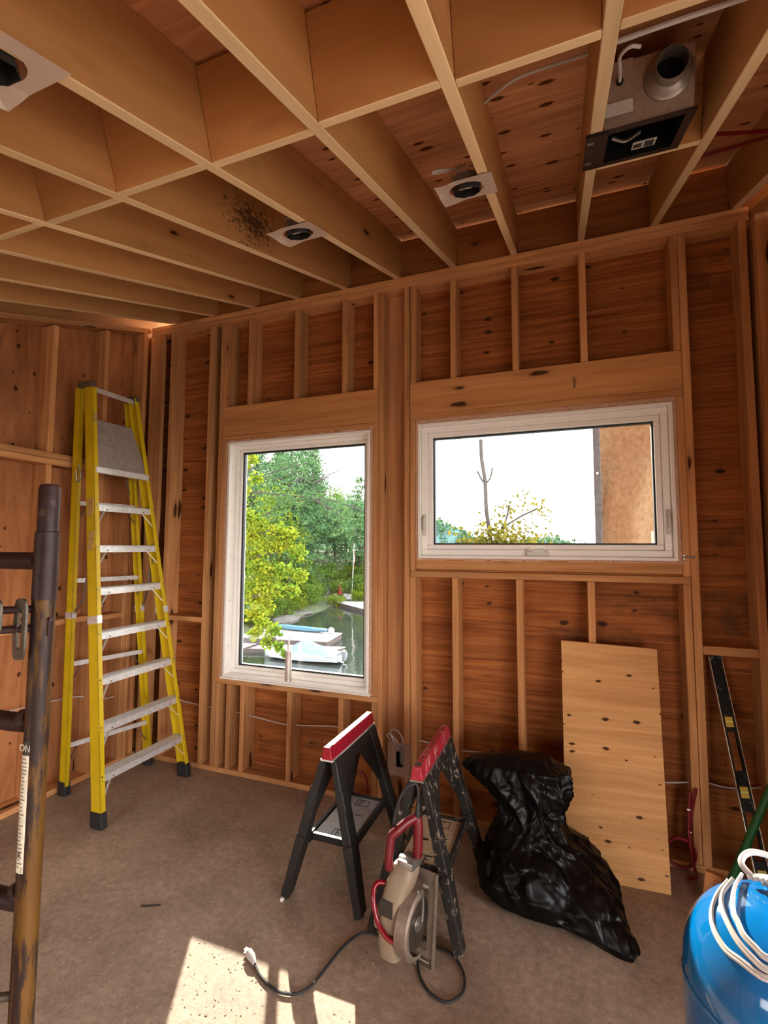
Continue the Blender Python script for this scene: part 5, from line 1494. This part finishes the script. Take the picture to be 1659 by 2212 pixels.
for z0_, e in ((.6, (-7.2, 11.1, 1.6)), (-.6, (-7.1, 11, .6)), (-2.0, (-7.2, 11, -.7)), (1.6, (-7.2, 11.2, 2.1)), (2.6, (-8.0, 11, 3.9))):
    a = Vector((-9.83, 10.65, z0_)); e = Vector(e); mb.tube(smooth_path([a, (a + e) / 2 + Vector((0, 0, .15)), e]), .03, 6, radii=None)
mb.build('branch', BARK, mp, smooth=True)

# an old pine left of the view whose long bare bough crosses the left window
np_ = empty('old_pine_tree', (-14.5, 15, land_z(-14.5, 15)), 'old pine reaching one long dark bough across the upper half of the left window', 'tree')
mb = MB().tube([(-14.5, 15, WO[np_].z - .4), (-14.4, 15, 0), (-14.2, 15, 4.8)], .2, 10, radii=[.25, .2, .12]); mb.build('trunk', BARK, np_, smooth=True)
boughs = [[(-14.3, 15, 3.0), (-12, 14.3, 3.6), (-10.4, 14, 3.62), (-8.8, 14, 3.45), (-7.4, 14, 3.28), (-6.4, 14, 3.0), (-5.6, 14, 2.75)], [(-7.9, 14, 3.36), (-7.2, 14.1, 2.95), (-6.6, 14.1, 2.5), (-6.1, 14.1, 1.95)], [(-14.2, 15, 3.6), (-11, 14.4, 4.0), (-9.4, 14.2, 4.35), (-8.1, 14.1, 4.55)], [(-14.3, 15, 1.8), (-11.5, 14.4, 2.2), (-10, 14.2, 2.75), (-8.7, 14, 3.3)]]
for i, bpts in enumerate(boughs):
    pth = smooth_path(bpts)
    nn = len(pth)
    mb = MB().tube(pth, .03, 7, radii=[.045 - .035 * k / nn for k in range(nn)]); mb.build('bough', BARK, np_, smooth=True)
rg = random.Random(9); vs, fs = [], []
for bi, bpts in enumerate(boughs):
    pth = smooth_path(bpts)
    for k in range(110 if bi != 1 else 45):
        p = pth[rg.randrange(len(pth) // 3, len(pth))]
        q0_ = p + Vector((rg.gauss(0, .28), rg.gauss(0, .4), rg.gauss(.08, .26)))
        for q in range(12):
            leaf_quads(vs, fs, q0_ + Vector((rg.gauss(0, .09), rg.gauss(0, .09), rg.gauss(0, .035))) - WO[np_], .11, rg, 1.0, .4)
put('needles', mesh_of('needles', vs, fs, LEAF_PINE), None, np_)

# sapling in front of the right window, its bare leader against the sky
sp = empty('sapling', (-1.28, 9, -4.2), 'young tree with a bare leader and sparse yellow leaves in the right window', 'tree')
MB().tube(smooth_path([(-1.25, 9, -4.2), (-1.24, 9, 0), (-1.27, 9, 1.6), (-1.36, 9, 2.4), (-1.38, 9, 2.95), (-1.44, 9, 3.4), (-1.45, 9, 3.75)]), .036, 8, radii=None).build('stem', BARK, sp, smooth=True)
mb = MB()
tw = [[(-1.27, 9, 1.55), (-1.12, 9, 2.0), (-.8, 9, 2.25), (-.45, 9, 2.42)], [(-1.37, 9, 2.9), (-1.45, 9, 3.0), (-1.52, 9, 3.15)], [(-1.37, 9, 2.9), (-1.28, 9, 3.02), (-1.24, 9, 3.2)], [(-1.26, 9, 1.2), (-1.5, 9, 1.6), (-1.9, 9, 1.85)], [(-1.26, 9, 1.3), (-.9, 9, 1.6), (-.4, 9, 1.75)], [(-1.12, 9, 2.0), (-1.0, 9, 2.25), (-.95, 9, 2.5)]]
for p_ in tw: mb.tube(smooth_path(p_), .017, 6)
mb.build('twigs', BARK, sp, smooth=True)
rg = random.Random(4); vs, fs = [], []
for k in range(2300):
    x = rg.gauss(-1.15, .52); z = 1.45 + abs(rg.gauss(0, .33)) * max(.15, 1 - abs(x + 1.2) * .55)
    leaf_quads(vs, fs, Vector((x, 9 + rg.gauss(0, .25), z)) - WO[sp], .11, rg, .6, .75)
for k in range(200):
    x = rg.uniform(-1.3, -.2); leaf_quads(vs, fs, Vector((x, 9 + rg.gauss(0, .15), rg.uniform(2.0, 2.75) - abs(x + .7) * .4)) - WO[sp], .085, rg, .6, .7)
for k in range(500):
    leaf_quads(vs, fs, Vector((rg.gauss(-1.25, .6), 9 + rg.gauss(0, .4), rg.uniform(.2, 1.5))) - WO[sp], .1, rg, .6, .75)
put('leaves', mesh_of('leaves', vs, fs, LEAF_SAP), None, sp)

# tarp and post outside the right window
tp = empty('tarp_screen', (.9, 4.3, -1), 'brown sunlit tarpaulin hanging outside the right end of the right window', 'tarpaulin')
NXT, NZT = 50, 90
vs, fs = [], []
for layer in (0, 1):
    for j in range(NZT + 1):
        for i in range(NXT + 1):
            x = .275 + 1.5 * i / NXT; z = -1 + 5.1 * j / NZT
            y = 4.3 + .045 * math.sin(x * 9 - z * 3.2 + 2.2 * noise.noise(Vector((x * 1.5, z * 1.2, 0)))) + .03 * noise.noise(Vector((x * 6, z * 3.5, 2))) + layer * .003
            vs.append(Vector((x, y, z)))
W_ = NXT + 1; NL = W_ * (NZT + 1)
for j in range(NZT):
    for i in range(NXT):
        a = j * W_ + i
        fs.append((a, a + 1, a + W_ + 1, a + W_)); fs.append((NL + a, NL + a + W_, NL + a + W_ + 1, NL + a + 1))
MB().add(vs, fs).build('tarp', TARP, tp, smooth=True, fix=False)
MB().box(.232, .285, 4.25, 4.30, -1, 4.1).build('post', POSTD, tp, bevel=.004)
MB().cyl((.258, 4.252, 2.33), (.258, 4.246, 2.33), .009, 12).build('hole_light_disc', NOZ, tp)  # white disc painted for daylight through a hole in the post

# ------------------------------------------------------------------ docks, boats, far landing
def deck(name, corners, z, th, label, side_mat=DOCKD):
    cx = sum(c[0] for c in corners) / len(corners); cy = sum(c[1] for c in corners) / len(corners)
    t = empty(name, (cx, cy, LAKE), label, 'dock')
    MB().prism([Vector((x, y, z - .07)) for x, y in corners], (0, 0, .07)).build('deck_boards', DOCKW, t)
    k = .985
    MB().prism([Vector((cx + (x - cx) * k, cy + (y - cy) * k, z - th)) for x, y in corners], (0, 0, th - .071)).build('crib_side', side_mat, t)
    return t
deck('dock', [(-27.6, 35.7), (-19.0, 36.9), (-19.6, 41.0), (-28, 40.4)], -6.3, .8, 'wide weathered dock with a dark timber side, farther of the two below the left window')
deck('dock', [(-26.5, 32.2), (-17.3, 34.7), (-17.0, 36.2), (-26.5, 34.2)], -6.45, .4, 'narrow pale dock behind the covered boat')
deck('dock', [(-35.2, 66.6), (-33.4, 70.2), (-20.5, 58.2), (-22.2, 55.6)], -6.3, .6, 'distant landing dock with chairs and a red umbrella')
def hull(mb, L_b, wb, hb, rocker=.12, n=18):
    rings = []
    for k in range(n + 1):
        t = k / n; f = (1 - abs(2 * t - 1) ** 2.4) ** .6 if t < .5 else (1 - (max(0, (t - .5) * 2)) ** 5 * .25)
        f = max(f, .04); x = (t - .5) * L_b; zr = hb * (1 + .25 * (1 - t)); bz = rocker * (2 * t - 1) ** 2
        rings.append([Vector((x, -wb / 2 * f, zr)), Vector((x, -wb * .42 * f, hb * .35 + bz)), Vector((x, 0, bz)), Vector((x, wb * .42 * f, hb * .35 + bz)), Vector((x, wb / 2 * f, zr)), Vector((x, wb * .44 * f, zr - .02)), Vector((x, -wb * .44 * f, zr - .02))])
    vs = [v for r_ in rings for v in r_]; m_ = 7; fs = []
    for k in range(n):
        for i in range(m_): fs.append((k * m_ + i, k * m_ + (i + 1) % m_, (k + 1) * m_ + (i + 1) % m_, (k + 1) * m_ + i))
    fs.append(tuple(range(m_))); fs.append(tuple(range(n * m_, n * m_ + m_)))
    return vs, fs
bt = empty('motor_boat', (-18.6, 32.4, LAKE), 'white motor boat under a blue-grey cover moored at the narrow dock', 'boat')
MX = Matrix.Translation((-18.7, 32.3, LAKE - .12)) @ Matrix.Rotation(math.radians(2), 4, 'Z')
v_, f_ = hull(None, 6.6, 2.1, .72); MB().add([MX @ p for p in v_], f_).build('hull', BOATW, bt, smooth=True)
mb = MB()
for k in range(2): mb.box(-2.2, 3.28, -1.075, -1.05, .40 + k * .12, .44 + k * .12, MX)
mb.build('hull_stripe', plain('grey_stripe', (.3, .34, .4), .4), bt)
vs, fs = [], []
for i in range(25):
    x = -1.2 + 4.2 * i / 24
    hgt = .80 + .75 * (1 / (1 + math.exp(-(x + .75) * 5))) * (1 / (1 + math.exp((x - 1.7) * 2.2))) + .05 * math.sin(x * 4)
    for j in range(11):
        y = -1.02 + 2.04 * j / 10; vs.append(MX @ Vector((x, y, .68 + (hgt - .68) * (1 - abs(2 * j / 10 - 1) ** 2.2))))
for i in range(24):
    for j in range(10): fs.append((i * 11 + j, i * 11 + j + 1, (i + 1) * 11 + j + 1, (i + 1) * 11 + j))
MB().add(vs, fs).build('boat_cover', BOATC, bt, smooth=True)
MB().box(3.2, 3.5, -.2, .2, .3, 1.05, MX).build('outboard_motor', plain('outboard_grey', (.08, .08, .09), .4), bt, bevel=.05)
MX2 = Matrix.Translation((-23.6, 40.4, -6.29)) @ Matrix.Rotation(math.radians(-3), 4, 'Z')
v_, f_ = hull(None, 5.4, .8, .36, .1); o = MB().add([MX2 @ p for p in v_], f_).build('canoe', KAYAK, origin=(-23.6, 40.4, -6.29), smooth=True)
tag(o, 'blue-grey canoe lying on the far edge of the wide dock', 'canoe')
MB_ = MB().lathe([(.001, .0), (.2, .03), (.3, .2), (.28, .42), (.15, .55), (.001, .58)], (-20.4, 40.3, -6.3), 20)
o = MB_.build('mooring_buoy', plain('buoy', (.3, .3, .3), .5), origin=(-20.4, 40.3, -6.3), smooth=True); tag(o, 'grey round buoy beside the canoe at the dock corner', 'buoy')
# stairs up the far bank
stt = empty('wooden_stairs', (-33.9, 65.6, -6.3), 'wooden stairs with handrails climbing the bank from the landing dock', 'stairs')
pA, pB = Vector((-33.7, 65.8, -6.35)), Vector((-36.9, 66.6, -3.2))
dd = Vector((.25, -1, 0)).normalized()
for s_ in (-.5, .5):
    MB().beam(pA + dd * s_, pB + dd * s_, .08, .28).build('stringer', DOCKD, stt)
    MB().beam(pA + dd * s_ + Vector((0, 0, 1.0)), pB + dd * s_ + Vector((0, 0, 1.0)), .06, .09).build('handrail', DOCKW, stt)
for k in range(11):
    p = pA + (pB - pA) * (k + .5) / 11 + Vector((0, 0, .12)); MB().beam(p - dd * .55, p + dd * .55, .3, .05, side=(1, 0, 0)).build('tread', DOCKW, stt)
for k in range(4):
    p = pA + (pB - pA) * (k + .3) / 3.6
    for s_ in (-.5, .5): MB().beam(p + dd * s_ - Vector((0, 0, .3)), p + dd * s_ + Vector((0, 0, 1.0)), .08, .08).build('rail_post', DOCKW, stt)
um = empty('patio_umbrella', (-32.3, 66.6, -6.3), 'closed red patio umbrella standing on the landing dock', 'umbrella')
MB().cyl((-32.3, 66.6, -6.3), (-32.3, 66.6, -3.7), .035, 10).build('umbrella_pole', STEEL, um)
MB().lathe([(.05, -3.75), (.2, -4.1), (.34, -4.7), (.3, -5.1), (.38, -5.5), (.05, -5.5)], (-32.3, 66.6, 0), 14).build('umbrella_cloth', REDU, um, smooth=True)
MB().lathe([(.001, -6.22), (.3, -6.22), (.3, -6.3)], (-32.3, 66.6, 0), 16).build('umbrella_base', RUBBER, um)
chm = plain('deck_chair_paint', (.28, .26, .27), .6)
def deck_chair(loc, rz, label):
    t = empty('deck_chair', (0, 0, 0), label, 'chair', 'deck chairs on the landing dock')
    MB().hexa([(-.3, -.3, .34), (.3, -.3, .34), (.3, .28, .26), (-.3, .28, .26)], [(-.3, -.3, .38), (.3, -.3, .38), (.3, .28, .3), (-.3, .28, .3)]).build('seat', chm, t)
    MB().hexa([(-.28, .25, .26), (.28, .25, .26), (.28, .3, .26), (-.28, .3, .26)], [(-.3, .52, 1.0), (.3, .52, 1.0), (.3, .56, 1.0), (-.3, .56, 1.0)]).build('backrest', chm, t)
    for sx in (-.34, .34):
        MB().box(sx - .06, sx + .06, -.38, .36, .55, .59).build('armrest', chm, t)
        MB().box(sx - .02, sx + .02, -.36, -.28, 0, .55).build('leg', chm, t); MB().box(sx - .02, sx + .02, .22, .3, 0, .55).build('leg', chm, t)
    t.location = loc; t.rotation_euler = (0, 0, rz); return t
c0 = deck_chair((-33.3, 67.2, -6.3), 2.6, 'first deck chair from the stairs on the landing dock')
dup(c0, (-32.4, 65.9, -6.3), 2.9, 'deck chair in front of the red umbrella on the landing dock'); dup(c0, (-31.2, 66.2, -6.3), -2.7, 'deck chair right of the red umbrella on the landing dock'); dup(c0, (-30.2, 65.2, -6.3), -2.4, 'last deck chair from the stairs on the landing dock')
fp = empty('flagpole', (-30.7, 67.5, land_z(-30.7, 67.5)), 'thin white flagpole with a drooping red and white flag on the far bank', 'flagpole')
MB().cyl((-30.7, 67.5, WO[fp].z), (-30.4, 67.5, 2.2), .05, 8).build('pole', NOZ, fp)
for (a, b_, mt) in ((0, .33, REDU), (.33, .67, NOZ), (.67, 1, REDU)):
    p = lambda t, u_: Vector((-30.45 + .12 * math.sin(t * 5) + .3 * t * (1 - u_ * .2), 67.45 + .1 * math.cos(t * 6), 1.0 - u_ * 1.0 - t * 1.1))
    MB().hexa([p(a, 0), p(b_, 0), p(b_, 1), p(a, 1)], [v + Vector((0, .02, 0)) for v in (p(a, 0), p(b_, 0), p(b_, 1), p(a, 1))]).build('flag_cloth', mt, fp)
rg = random.Random(2)
for i, (x, y, s_, lab) in enumerate([(-29.9, 43.2, 1.3, 'flat shore rock nearest the docks, at the edge of the still water'), (-30.6, 48.6, 1.6, 'long low shore rock under the bushes'), (-31.3, 53.6, 1.2, 'shore rock farthest up the bay')]):
    bm = bmesh.new(); bmesh.ops.create_icosphere(bm, subdivisions=3, radius=1)
    for v in bm.verts:
        v.co *= 1 + .3 * noise.noise(v.co * 1.3 + Vector((i * 5, 0, 0))); v.co.x *= s_ * .8; v.co.y *= s_ * 1.5; v.co.z *= s_ * .22
    me = bpy.data.meshes.new('shore_rock'); bm.to_mesh(me); bm.free()
    o = put('shore_rock', me, ROCK, None, (x, y, LAKE + .1)); tag(o, lab, 'rock', 'shore rocks')
